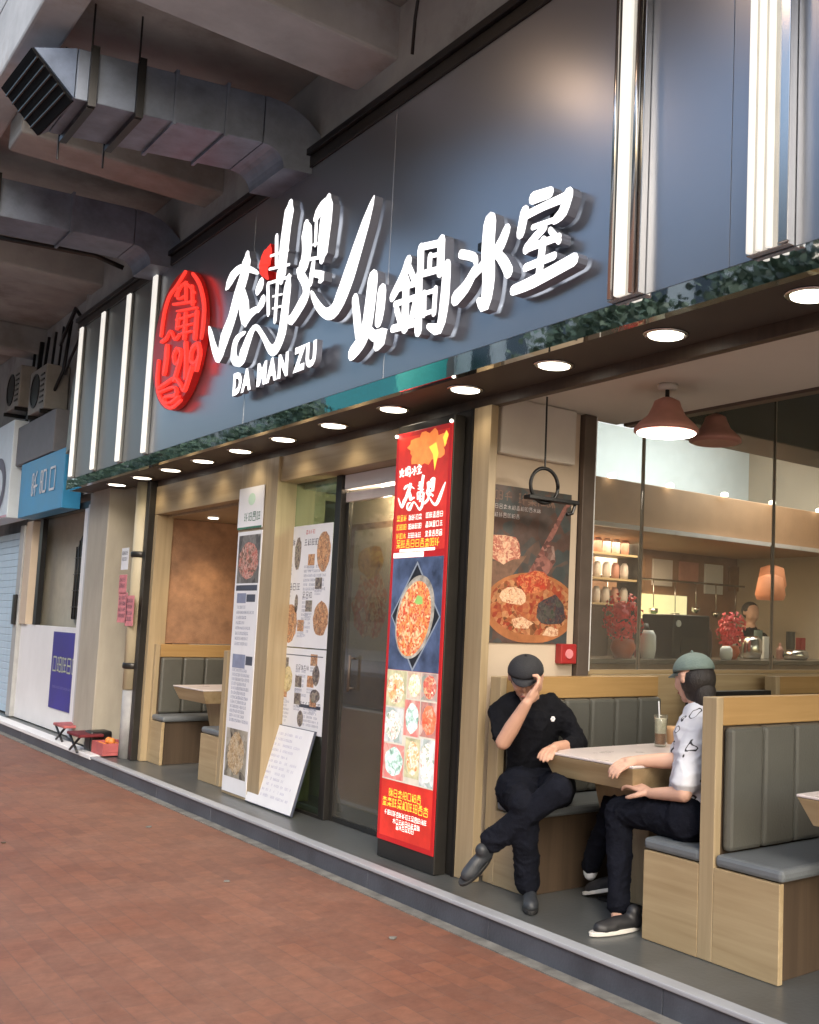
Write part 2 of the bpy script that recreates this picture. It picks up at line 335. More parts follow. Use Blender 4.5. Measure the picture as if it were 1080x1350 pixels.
class Panel:
    """a flat printed sheet in space: O bottom-left, U to the reader's right, V up, N towards the reader"""
    def __init__(s, O, U, V, N): s.O, s.U, s.V, s.N = Vector(O), Vector(U).normalized(), Vector(V).normalized(), Vector(N).normalized()
    def p(s, u, v, l=0): return s.O + s.U * u + s.V * v + s.N * l
    def q(s, b, u0, v0, u1, v1, l=.001): b.add([s.p(u0, v0, l), s.p(u1, v0, l), s.p(u1, v1, l), s.p(u0, v1, l)], [(0, 1, 2, 3)])
    def slab(s, b, u0, v0, u1, v1, l0, l1):
        b.hexa([s.p(u0, v0, l0), s.p(u1, v0, l0), s.p(u1, v1, l0), s.p(u0, v1, l0)], [s.p(u0, v0, l1), s.p(u1, v0, l1), s.p(u1, v1, l1), s.p(u0, v1, l1)])
    def disc(s, b, u, v, ru, rv, l=.001, n=28, jit=0, rng=None):
        pts = []
        for i in range(n):
            a = 2 * PI * i / n; k = 1 + (rng.uniform(-jit, jit) if rng else 0)
            pts.append(s.p(u + ru * k * math.cos(a), v + rv * k * math.sin(a), l))
        b.add(pts, [tuple(range(n))])
    def poly(s, b, pts, l=.001): b.add([s.p(u, v, l) for u, v in pts], [tuple(range(len(pts)))])
    def glyph(s, b, u, v, h, rng, l=.0016, w=None):
        """one small printed character: crossing level, upright and slanting strokes of uneven length"""
        w = w or h * .9; t = h * .09
        def bar(x0, y0, x1, y1, k, ll):
            A, C_ = Vector((u + x0 * w, v + y0 * h)), Vector((u + x1 * w, v + y1 * h)); d = C_ - A; L_ = d.length or 1; q = Vector((-d.y, d.x)) / L_ * t * k / 2
            b.add([s.p(*(A - q), ll), s.p(*(C_ - q), ll), s.p(*(C_ + q), ll), s.p(*(A + q), ll)], [(0, 1, 2, 3)])
        def comp(x0, y0, x1, y1, ll):
            X_ = lambda t_: x0 + (x1 - x0) * t_
            Y_ = lambda t_: y0 + (y1 - y0) * t_
            k = rng.choice('kssmrtrpk')
            if k in 'kr':
                for a_, c_, d_, e_ in ((0, 0, 0, 1), (1, 0, 1, 1), (0, 1, 1, 1), (0, 0, 1, 0)) + (((0, .5, 1, .5),) if k == 'r' else ()): bar(X_(.1 + .8 * a_), Y_(.08 + .84 * c_), X_(.1 + .8 * d_), Y_(.08 + .84 * e_), 1, ll)
            elif k == 's':
                for y in (.12, .5, .88): bar(X_(0 if y < .2 else .12), Y_(y), X_(1 if y < .2 else .88), Y_(y + .02), 1, ll)
                bar(X_(.5), Y_(.12), X_(.5), Y_(.95), 1, ll + .00004)
            elif k in 'mt':
                bar(X_(0), Y_(.66), X_(1), Y_(.68), 1, ll); bar(X_(.5), Y_(0), X_(.5), Y_(1), 1.1, ll + .00004); bar(X_(.48), Y_(.62), X_(0), Y_(.08), 1, ll + .00008); bar(X_(.52), Y_(.62), X_(1), Y_(.08), 1.2, ll + .00012)
            else:
                bar(X_(.7), Y_(1), X_(.1), Y_(.62), 1, ll); bar(X_(.35), Y_(.75), X_(.35), Y_(0), 1.1, ll + .00004); bar(X_(0), Y_(.4), X_(1), Y_(.42), 1, ll + .00008)
        k = rng.random()
        if k < .5: sp_ = rng.uniform(.34, .46); comp(0, .02, sp_ - .04, .98, l); comp(sp_ + .04, .02, 1, .98, l + .0002)
        elif k < .8: sp_ = rng.uniform(.4, .6); comp(.05, sp_ + .05, .95, 1, l); comp(0, 0, 1, sp_ - .04, l + .0002)
        else: comp(.02, .02, .98, .98, l)
    def row(s, b, u0, u1, v, h, rng, l=.0016, gap=.12, skip=.0):
        u = u0
        while u + h * .9 <= u1:
            if rng.random() > skip: s.glyph(b, u, v, h, rng, l)
            u += h * (1 + gap)
def stroke_mesh(b, pts, ws, x_face, depth, side=None):
    """thick brush stroke lying in the plane x = const, extruded in +x; pts (y,z)"""
    P_ = [Vector((0, p[0], p[1])) for p in pts]; n = len(P_); L, R = [], []
    if n == 1: P_ = [P_[0], P_[0] + Vector((0, .01, 0))]; ws = [ws[0]] * 2; n = 2
    out = []
    for i in range(n):
        d = (P_[min(i + 1, n - 1)] - P_[max(i - 1, 0)]).normalized(); q = Vector((0, -d.z, d.y)) * ws[i] / 2
        L.append(P_[i] + q); R.append(P_[i] - q)
    def cap(c, d, q0, s_): # half circle
        r = q0.length; e = d * s_
        return [c + q0 * math.cos(a) + e * r * math.sin(a) for a in (PI * .25, PI * .5, PI * .75)]
    d0 = (P_[1] - P_[0]).normalized(); d1 = (P_[-1] - P_[-2]).normalized()
    loop = L + cap(P_[-1], d1, L[-1] - P_[-1], 1) + R[::-1] + cap(P_[0], d0, R[0] - P_[0], -1)
    m_ = len(loop)
    # quads strip for the front
    Fv = [Vector((x_face, p.y, p.z)) for p in loop]; Bv = [Vector((x_face + depth, p.y, p.z)) for p in loop]
    fs = []
    for i in range(n - 1): fs.append((i, i + 1, m_ - 4 - (i + 1), m_ - 4 - i))
    # loop layout: L 0..n-1, cap n..n+2, R reversed n+3..2n+2, cap 2n+3..2n+5
    fs = [(i, i + 1, 2 * n + 2 - (i + 1), 2 * n + 2 - i) for i in range(n - 1)]
    fs.append((n - 1, n, n + 1, n + 2, n + 3)); fs.append((2 * n + 2, 2 * n + 3, 2 * n + 4, 2 * n + 5, 0))
    b.cur = 0; b.add(Fv, fs)
    b.cur = 1; k = len(loop); b.add(Fv + Bv, [(i, (i + 1) % k, (i + 1) % k + k, i + k) for i in range(k)]); b.cur = 0
def smooth_line(pts, ws, k=3):
    out = []; wo_ = []; n = len(pts)
    if n < 3: return pts, ws
    for i in range(n - 1):
        p0, p1, p2, p3 = pts[max(i - 1, 0)], pts[i], pts[i + 1], pts[min(i + 2, n - 1)]
        for j in range(k):
            t = j / k; t2 = t * t; t3 = t2 * t
            out.append(tuple(.5 * (2 * p1[a] + (p2[a] - p0[a]) * t + (2 * p0[a] - 5 * p1[a] + 4 * p2[a] - p3[a]) * t2 + (3 * p1[a] - p0[a] - 3 * p2[a] + p3[a]) * t3) for a in (0, 1)))
            wo_.append(ws[i] * (1 - t) + ws[i + 1] * t)
    out.append(pts[-1]); wo_.append(ws[-1]); return out, wo_

def glyph_parts(pn, u0, v, h, n, rng, m, parent, gap=.12, l=.002):
    """a row of larger printed characters, each its own part"""
    for i in range(n):
        b = B(); pn.glyph(b, u0 + i * h * (1 + gap), v, h, rng, l); b.build('character', m, parent)
def brush_on(pn, b, keys, u, v, s, l):
    """brush characters of the shop name printed small on a sheet"""
    allp = [p for k in keys for pts, ws in GLY[k] for p in pts]; y1 = max(p[0] for p in allp); z0 = min(p[1] for p in allp); i = 0
    for k in keys:
        for pts, ws in GLY[k]:
            P_, W_ = smooth_line([tuple(p) for p in pts], ws); n = len(P_); L, Rr = [], []
            for j in range(n):
                a_, c_ = P_[max(j - 1, 0)], P_[min(j + 1, n - 1)]; d = Vector((-(c_[0] - a_[0]), c_[1] - a_[1])); d = d / (d.length or 1); q = Vector((-d.y, d.x)) * W_[j] * .55 * s
                c = Vector((u + (y1 - P_[j][0]) * s, v + (P_[j][1] - z0) * s)); L.append(c + q); Rr.append(c - q)
            vs = [pn.p(x.x, x.y, l + .00005 * i) for x in L] + [pn.p(x.x, x.y, l + .00005 * i) for x in Rr]; b.add(vs, [(j, j + 1, n + j + 1, n + j) for j in range(n - 1)]); i += 1

# ================================================================== SETTING
b = B(); b.box(-1.9, 3.07, -6, 30, -.2, 0); pav = b.build('pavement', M['paving'], kind='structure')
b = B(); b.box(-2.05, -1.9, -6, 30, -.2, .004); b.build('street_kerb', M['concrete2'], bevel=.01, kind='structure')
b = B(); b.box(-60, -2.05, -60, 120, -.3, -.14); b.build('road', M['asphalt'], kind='structure')
b = B(); b.box(3.00, 3.068, -6, 19, .0, .006); b.build('kerb_mortar_line', M['grout'], kind='structure')
b = B(); b.box(3.085, 9.5, -3, 24, -.1, .128); b.build('shop_floor', M['floor'], kind='structure')
b = B()
y = -3.
while y < 19: b.box(3.068, 3.1, y + .002, y + 1.198, 0, .112); y += 1.2
b.build('kerb_face', M['kerbface'], bevel=.003, kind='structure')
b = B(); b.box(3.056, 3.13, -3, 10.9, .112, .134); b.build('step_nosing', M['nosing'], bevel=.006, kind='structure')
b = B(); b.box(3.056, 3.2, 10.905, 19, .10, .14); b.build('neighbour_step', M['white'], bevel=.006, kind='structure')
b = B(); b.box(3.65, 3.72, 12.3, 26, .13, 2.9); b.build('neighbour_wall', M['concrete'], kind='structure')
# arcade ceiling and beams
b = B(); b.box(1.45, 9.5, -6, 26, 5.35, 5.6); b.build('arcade_ceiling', M['concrete'], kind='structure')
b = B(); b.box(1.28, 1.5, -6, 26, 5.2, 5.75); b.build('ceiling_edge_beam', M['concrete2'], bevel=.02, kind='structure')
for i, (y0, y1) in enumerate([(2.3, 2.75), (5.42, 5.95), (8.2, 8.62), (11.5, 11.95), (15.2, 15.7), (19, 19.5)]):
    b = B(); b.box(1.5, 3.5, y0, y1, 5.0, 5.35); b.build('ceiling_beam', M['concrete2' if i == 1 else 'concrete'], bevel=.02, kind='structure')  # second beam is paler and bluer: the daylight on it is put into its colour
b = B(); b.box(1.28, 9.5, -6, 26, 5.75, 19); up = b.build('upper_building', M['concrete2'], kind='structure')
b = B(); b.box(2.99, 3.30, -3, 12.1, 4.66, 5.34); b.box(3.30, 3.6, -3, 26, 2.9, 5.34); b.build('facade_wall', M['concrete'], kind='structure')

# ------------------------------------------------------------------ fascia
F = thing('shop_fascia', (2.94, 7, 2.85), 'long dark blue grey metal fascia over the restaurant with upright light strips', 'shop fascia')
seams = [12.1, 11.06, 10.24, 9.49, 7.35, 5.3, 3.24, 2.62, 2.30, 1.2, -.4, -3]
for i in range(len(seams) - 1):
    b = B(); b.box(2.94, 2.985, seams[i + 1] + .0015, seams[i] - .0015, 2.962, 4.62)
    b.build('panel', M['fasciagrey'] if i < 3 else M['fascia'], F, bevel=.002)
b = B(); b.box(2.925, 2.99, -3, 12.1, 4.622, 4.70); b.build('top_trim', M['darkmetal'], F, bevel=.004)
b = B(); b.box(2.90, 2.99, -3, 12.11, 4.703, 4.75); b.build('top_cap', M['black'], F, bevel=.004)
b = B(); b.box(2.936, 2.985, -3, 12.1, 2.852, 2.958); b.build('polished_strip', M['mirror'], F)
b = B(); b.box(2.945, 3.37, -3, 12.1, 2.862, 2.93); b.build('soffit', M['soffit'], F)
b = B(); b.box(2.985, 3.6, 12.1, 12.14, 2.85, 4.7); b.build('end_panel', M['fasciagrey'], F, bevel=.003)
b = B(); b.box(3.372, 3.42, -3, 10.5, 2.80, 2.925); b.build('inner_trim', M['darkwood'], F, bevel=.003)
for y in (11.85, 11.06, 10.24, 9.49):
    b = B(); b.box(2.915, 2.9385, y - .05, y + .05, 2.962, 4.61); h = b.build('strip_housing', M['fasciagrey'], F, bevel=.003)
    b = B(); b.box(2.895, 2.914, y - .048, y + .048, 2.975, 4.60); b.build('light_strip', M['strip'], h, bevel=.006)
b = B(); b.box(2.90, 2.9385, 3.09, 3.29, 2.962, 4.615); h = b.build('strip_housing', M['chrome'], F, bevel=.003)
for y0, y1, mm in ((3.165, 3.222, 'strip'),):
    b = B(); b.box(2.872, 2.899, y0, y1, 2.965, 4.612); b.build('light_strip', M[mm], h, bevel=.008)
for y, r_ in ((3.255, .012), (3.12, .014)): b = B(); b.tube([(2.885, y, 2.965), (2.885, y, 4.612)], r_); b.build('chrome_rod', M['chrome'], h, smooth=True)
b = B(); b.box(2.90, 2.9385, 2.30, 2.50, 2.962, 4.615); h = b.build('strip_housing', M['chrome'], F, bevel=.003)
for y in (2.472, 2.425, 2.378):
    b = B(); b.tube([(2.886, y, 2.966), (2.886, y, 4.61)], .0135, 12); b.build('light_strip', M['strip'], h, smooth=True)
b = B(); b.box(2.88, 2.899, 2.29, 2.335, 2.966, 4.61); b.build('chrome_rod', M['chrome'], h, bevel=.004)

# ------------------------------------------------------------------ sign characters
GLY = {
'da': [[[[7.683,4.052],[7.599,4.107],[7.445,4.143],[7.261,4.097],[7.078,4.021]],[0.065,0.102,0.064,0.045,0.024]],[[[7.314,4.21],[7.344,4.072],[7.446,3.932],[7.542,3.769],[7.66,3.645],[7.733,3.519],[7.845,3.606],[7.943,3.739],[7.996,3.811]],[0.143,0.152,0.149,0.14,0.158,0.084,0.081,0.064,0.03]],[[[7.392,3.956],[7.302,3.809],[7.257,3.691]],[0.118,0.157,0.115]],[[[7.26,3.71],[7.161,3.742],[7.036,3.75]],[0.097,0.068,0.037]]],
'man': [[[[6.607,4.392],[6.641,4.257],[6.661,4.126],[6.672,3.992],[6.675,3.874]],[0.141,0.133,0.139,0.123,0.12]],[[[6.802,4.216],[6.773,4.018]],[0.089,0.088]],[[[6.885,4.099],[6.587,4.063]],[0.033,0.033]],[[[6.891,4.004],[6.553,3.953]],[0.033,0.032]],[[[6.896,3.901],[6.521,3.862]],[0.038,0.035]],[[[6.894,3.892],[6.854,3.676]],[0.078,0.087]],[[[6.731,3.939],[6.732,3.599]],[0.073,0.089]],[[[6.798,3.784],[6.64,3.764]],[0.025,0.025]],[[[6.785,3.695],[6.627,3.677]],[0.025,0.025]],[[[6.547,3.86],[6.575,3.632],[6.6,3.487],[6.682,3.395],[6.782,3.405],[6.92,3.526],[7.058,3.618],[7.166,3.557],[7.264,3.443],[7.347,3.413],[7.433,3.474],[7.418,3.57],[7.335,3.608],[7.236,3.615]],[0.095,0.113,0.119,0.095,0.064,0.046,0.038,0.098,0.13,0.059,0.099,0.09,0.039,0.023]]],
'man_dots': [[[[7.013,3.921],[7.058,3.893]],[0.097,0.081]],[[[6.959,3.786],[7.023,3.748]],[0.089,0.064]]],
'flame': [[[[6.905,4.183],[6.93,4.128],[6.981,4.062],[6.949,3.984],[6.901,3.937]],[0.026,0.149,0.192,0.06,0.015]]],
'zu': [[[[6.333,4.169],[6.298,4.011],[6.326,3.904],[6.401,3.87]],[0.138,0.133,0.127,0.097]],[[[6.204,4.178],[6.107,4.225],[6.007,4.235]],[0.077,0.088,0.072]],[[[6.02,4.255],[6.041,4.102],[6.057,3.963],[6.062,3.868]],[0.128,0.157,0.144,0.126]],[[[6.176,4.148],[6.17,3.993]],[0.069,0.069]],[[[6.366,3.931],[6.029,3.873]],[0.041,0.039]],[[[6.287,4.008],[6.059,3.979]],[0.025,0.023]],[[[6.181,3.867],[6.206,3.745]],[0.097,0.112]],[[[6.215,3.811],[6.029,3.746],[6.077,3.721]],[0.037,0.053,0.049]],[[[6.413,3.877],[6.29,3.765],[6.261,3.677],[6.341,3.614],[6.459,3.55],[6.529,3.573]],[0.065,0.077,0.099,0.095,0.081,0.022]],[[[6.183,3.675],[6.092,3.574],[5.963,3.484],[5.848,3.474],[5.761,3.539],[5.666,3.66],[5.576,3.803],[5.488,3.943],[5.401,4.081]],[0.035,0.058,0.062,0.098,0.135,0.143,0.122,0.095,0.026]]],
'huo': [[[[5.58,3.489],[5.539,3.355],[5.509,3.255]],[0.071,0.081,0.075]],[[[5.252,3.46],[5.259,3.356],[5.273,3.291]],[0.093,0.092,0.08]],[[[5.368,3.564],[5.385,3.414],[5.413,3.282],[5.475,3.202],[5.579,3.152]],[0.109,0.115,0.117,0.103,0.087]],[[[5.433,3.302],[5.323,3.211],[5.203,3.187],[5.272,3.148]],[0.063,0.062,0.093,0.075]]],
'guo': [[[[4.969,3.57],[5.016,3.494],[5.125,3.401]],[0.07,0.074,0.059]],[[[4.964,3.546],[4.874,3.423]],[0.041,0.044]],[[[5.057,3.433],[4.884,3.421]],[0.034,0.034]],[[[5.091,3.349],[4.866,3.339]],[0.034,0.033]],[[[4.977,3.455],[4.964,3.19]],[0.065,0.073]],[[[5.065,3.313],[5.018,3.23]],[0.045,0.044]],[[[4.862,3.305],[4.893,3.23]],[0.055,0.051]],[[[5.099,3.206],[4.825,3.187]],[0.043,0.039]],[[[4.83,3.606],[4.822,3.46]],[0.062,0.062]],[[[4.836,3.615],[4.605,3.581]],[0.039,0.038]],[[[4.619,3.592],[4.616,3.424]],[0.068,0.067]],[[[4.727,3.536],[4.635,3.523]],[0.023,0.023]],[[[4.725,3.536],[4.726,3.465]],[0.042,0.042]],[[[4.829,3.455],[4.81,3.137]],[0.062,0.068]],[[[4.834,3.456],[4.536,3.428]],[0.037,0.036]],[[[4.548,3.434],[4.556,3.243],[4.594,3.107],[4.709,3.14]],[0.071,0.081,0.07,0.029]],[[[4.765,3.333],[4.755,3.217]],[0.043,0.041]],[[[4.765,3.333],[4.643,3.327]],[0.024,0.024]],[[[4.648,3.331],[4.652,3.202]],[0.041,0.041]],[[[4.755,3.217],[4.648,3.214]],[0.025,0.023]]],
'bing': [[[[4.431,3.473],[4.311,3.425],[4.286,3.388]],[0.047,0.045,0.035]],[[[4.294,3.35],[4.369,3.282],[4.46,3.242]],[0.058,0.072,0.08]],[[[4.177,3.571],[4.183,3.421],[4.166,3.272],[4.189,3.148],[4.247,3.18]],[0.099,0.103,0.098,0.081,0.034]],[[[4.293,3.33],[4.195,3.371]],[0.047,0.055]],[[[4.027,3.489],[4.069,3.43],[4.141,3.384]],[0.059,0.071,0.058]],[[[4.133,3.421],[4.041,3.332],[3.995,3.269]],[0.037,0.059,0.065]]],
'shi': [[[[3.824,3.591],[3.693,3.579]],[0.059,0.052]],[[[3.886,3.538],[3.912,3.444]],[0.066,0.061]],[[[3.885,3.518],[3.732,3.523],[3.581,3.52]],[0.041,0.039,0.046]],[[[3.554,3.524],[3.587,3.455],[3.646,3.431]],[0.068,0.064,0.042]],[[[3.814,3.442],[3.654,3.433]],[0.027,0.026]],[[[3.721,3.415],[3.8,3.382],[3.858,3.347]],[0.04,0.047,0.05]],[[[3.858,3.347],[3.608,3.339]],[0.036,0.035]],[[[3.676,3.39],[3.606,3.319]],[0.029,0.034]],[[[3.725,3.349],[3.749,3.177]],[0.049,0.049]],[[[3.855,3.253],[3.636,3.255]],[0.038,0.037]],[[[3.946,3.163],[3.787,3.168],[3.491,3.2]],[0.049,0.059,0.059]]],
'seal': [[[[8.412,4.343],[8.237,4.212],[8.107,4.02],[8.092,3.865],[8.11,3.748]],[0.036,0.047,0.062,0.066,0.05]],[[[8.594,4.404],[8.798,4.324],[8.954,4.274],[9.052,4.153],[9.091,3.964]],[0.039,0.037,0.053,0.067,0.062]],[[[9.11,3.726],[9.106,3.561],[9.01,3.405],[8.731,3.263],[8.476,3.293]],[0.06,0.065,0.05,0.035,0.033]],[[[8.782,4.245],[8.589,4.307],[8.337,4.164]],[0.045,0.023,0.025]],[[[8.731,4.287],[8.728,4.201],[8.538,4.189]],[0.056,0.022,0.021]],[[[8.559,4.3],[8.531,4.156]],[0.05,0.052]],[[[8.405,4.232],[8.361,4.076]],[0.047,0.053]],[[[8.827,4.175],[8.322,4.088]],[0.028,0.027]],[[[8.722,4.092],[8.255,4.022]],[0.019,0.022]],[[[8.682,4.041],[8.693,3.948]],[0.069,0.068]],[[[8.721,4.018],[8.301,3.975]],[0.022,0.023]],[[[8.247,3.979],[8.25,3.776]],[0.068,0.074]],[[[8.506,4.025],[8.495,3.824]],[0.058,0.076]],[[[8.662,3.942],[8.314,3.901]],[0.02,0.019]],[[[8.561,3.869],[8.331,3.843]],[0.019,0.02]],[[[9.06,3.892],[8.938,3.901],[8.841,3.946],[8.716,3.847],[8.619,3.87]],[0.034,0.039,0.027,0.027,0.027]],[[[8.905,3.813],[8.906,3.7],[8.928,3.602]],[0.089,0.09,0.085]],[[[8.648,3.754],[8.718,3.709],[8.657,3.624],[8.561,3.649],[8.562,3.727],[8.648,3.754]],[0.047,0.062,0.022,0.053,0.041,0.018]],[[[8.558,3.638],[8.603,3.573],[8.66,3.493]],[0.051,0.057,0.063]],[[[8.449,3.763],[8.413,3.622],[8.398,3.471]],[0.06,0.061,0.063]],[[[8.17,3.71],[8.286,3.681],[8.297,3.591],[8.194,3.553],[8.111,3.608],[8.155,3.702]],[0.033,0.06,0.047,0.028,0.068,0.046]],[[[8.109,3.598],[8.157,3.496]],[0.061,0.061]],[[[9.02,3.482],[8.839,3.496],[8.648,3.507],[8.503,3.431],[8.404,3.359],[8.335,3.435],[8.27,3.526]],[0.033,0.034,0.025,0.037,0.033,0.064,0.06]],[[[8.98,3.438],[8.647,3.429],[8.588,3.352],[8.844,3.375],[8.851,3.333],[8.695,3.305],[8.526,3.332]],[0.026,0.024,0.041,0.028,0.028,0.026,0.031]]],
}

def sign_char(name, keys, parent, mf='letter', ms='letterside', depth=.052, label=None, fat=1.1):
    b = B(); i = 0
    for key in keys:
        for pts, ws in GLY[key]:
            P_, W_ = smooth_line([tuple(p) for p in pts], ws)
            if key in ('da', 'man', 'zu'): W_ = [x * min(1, .55 + .5 * min(j, len(W_) - 1 - j)) for j, x in enumerate(W_)]
            stroke_mesh(b, P_, [x * fat for x in W_], 2.876 - .0006 * i, depth + .0006 * i); i += 1
    return b.build(name, [M[mf], M[ms]], parent, label=label)
s1 = thing('brush_sign', (2.9, 6.8, 3.3), 'three large white brush-written lit characters beside the round red seal', 'sign')
sign_char('character', ['da'], s1, label='white brush character 大'); sign_char('character', ['man', 'man_dots'], s1, label='white brush character 滿'); sign_char('character', ['zu'], s1, label='white brush character 足 with a long upward sweep')
sign_char('flame_dot', ['flame'], s1, 'redface', 'redplate', label='small red flame dot')
s2 = thing('block_sign', (2.9, 4.6, 3.2), 'four white lit characters 火鍋冰室 rising towards the right of the fascia', 'sign')
for k, ch in (('huo', '火'), ('guo', '鍋'), ('bing', '冰'), ('shi', '室')): sign_char('character', [k], s2, label='white lit character ' + ch)
for root, pts in ((s1, [(7.6, 3.75), (7.2, 3.8), (6.5, 3.9)]), (s2, [(5.4, 3.4), (4.9, 3.5), (4.3, 3.5), (3.7, 3.5)])):
    for y, z in pts: b = B(); b.box(2.925, 2.9395, y - .05, y + .05, z - .02, z + .02); b.build('mounting_clip', M['black'], root)
# latin line
s3 = thing('latin_sign', (2.9, 6.9, 3.2), 'small white capital letters DA MAN ZU under the brush characters', 'sign')
def text_mesh(txt, size, ext, bold=.0):
    cu = bpy.data.curves.new('t', 'FONT'); cu.body = txt; cu.size = size; cu.extrude = ext; cu.offset = bold; cu.resolution_u = 3
    o = bpy.data.objects.new('t', cu); COL.objects.link(o)
    dg = bpy.context.evaluated_depsgraph_get(); me = bpy.data.meshes.new_from_object(o.evaluated_get(dg))
    bpy.data.objects.remove(o); bpy.data.curves.remove(cu); return me
def place_text(name, txt, size, O, parent, m, ext=.02, bold=0., label=None, U=(0, -1, 0), V=(0, 0, 1), sx=1.):
    me = text_mesh(txt, size, ext, bold); o = bpy.data.objects.new(name, me); COL.objects.link(o); me.materials.clear(); me.materials.append(m)
    U = Vector(U).normalized(); V = Vector(V).normalized(); N = U.cross(V); o_ = OFF.get(parent.name, Vector((0, 0, 0)))
    for v in me.vertices: c = v.co.copy(); v.co = Vector(O) + U * c.x * sx + V * c.y + N * c.z - o_
    o.parent = parent; OFF[o.name] = o_
    if label: o['label'] = label
    return o
def text_width(t, size):
    me = text_mesh(t, size, 0); xs = [v.co.x for v in me.vertices]; r = max(xs); bpy.data.meshes.remove(me); return r
yy = 7.37; LZ = 3.168
for i, ch in enumerate('DA MAN ZU'):
    if ch == ' ': yy -= .085; continue
    wd = text_width(ch, .208)
    o = place_text('letter', ch, .208, (2.875, yy, LZ), s3, M['letter'], ext=.02, bold=.013)
    o.data.materials.append(M['letterside'])
    for p_ in o.data.polygons: p_.material_index = 0 if p_.normal.x < -.9 else 1
    yy -= wd + .03
b = B(); b.box(2.90, 2.9395, 6.35, 7.3, 3.22, 3.24); b.build('mounting_rail', M['black'], s3)
# round seal
s4 = thing('seal_sign', (2.9, 8.72, 3.3), 'round red lit seal sign with pale red brush strokes, left of the white characters', 'sign')
b = B(); b.lathe((2.875, 8.72, 3.845), [(.585, 0), (.59, .006), (.59, .055), (.5, .064)], 48, (1, 0, 0)); b.build('plate', M['redplate'], s4)
b = B(); i = 0
for pts, ws in GLY['seal']:
    P_, W_ = smooth_line([tuple(p) for p in pts], ws); stroke_mesh(b, P_, [x * .72 for x in W_], 2.856 - .0004 * i, .018 + .0004 * i); i += 1
b.build('strokes', [M['redface'], M['redface']], s4)

# ------------------------------------------------------------------ downlights in the soffit
dl = thing('downlight', (3.175, 11.12, 2.862), 'round lit downlight in the soffit, the farthest, above the narrow gap at the left end', 'downlight', 'downlights under the fascia')
b = B(); b.lathe((3.175, 11.12, 2.852), [(.085, .010), (.105, .009), (.105, .003), (.09, 0), (.083, .004)], 28); b.build('rim', M['chrome'], dl, smooth=True)
b = B(); b.lathe((3.175, 11.12, 2.851), [(.08, .0), (.08, .004)], 28); b.build('diffuser', M['disc'], dl)
lamp('downlight_beam', 'SPOT', (3.175, 11.12, 2.845), 2.8, (1, .82, .58), .06, (0, 0, 0), 135, dl)
dlab = ['above the cream drain pipe', 'at the left end of the open wooden booth', 'above the middle of the left booth opening', 'just left of the tall menu on the column', 'above the timber column with the tall menu', 'above the posters on the green glass', 'above the glass door', 'above the red illuminated menu box', 'above the food poster on the cream wall', 'over the copper pendant lamp', 'largest, cut by the right edge', '']
for k in range(1, 12):
    copy_tree(dl, None, (3.175, 11.12 - .7925 * k, 2.862), 'round lit downlight in the soffit, ' + dlab[k - 1])
# arcade lamps near the slab edge
al = thing('arcade_lamp', (1.5, 5.2, 5.34), 'warm round ceiling lamp under the arcade, the farther one', 'ceiling lamp', 'arcade ceiling lamps')
b = B(); b.lathe((1.5, 5.2, 5.2), [(.16, 0), (.2, .03), (.2, .13), (.05, .148)], 28); b.build('housing', M['white'], al, smooth=True)
b = B(); b.lathe((1.5, 5.2, 5.17), [(.08, 0), (.14, .012), (.155, .028)], 28); b.build('bowl', lampmat('warm_lamp_bowl', (1, .66, .42), 6.), al, smooth=True)
copy_tree(al, None, (1.5, 3.5, 5.34), 'warm round ceiling lamp under the arcade, the nearer one')

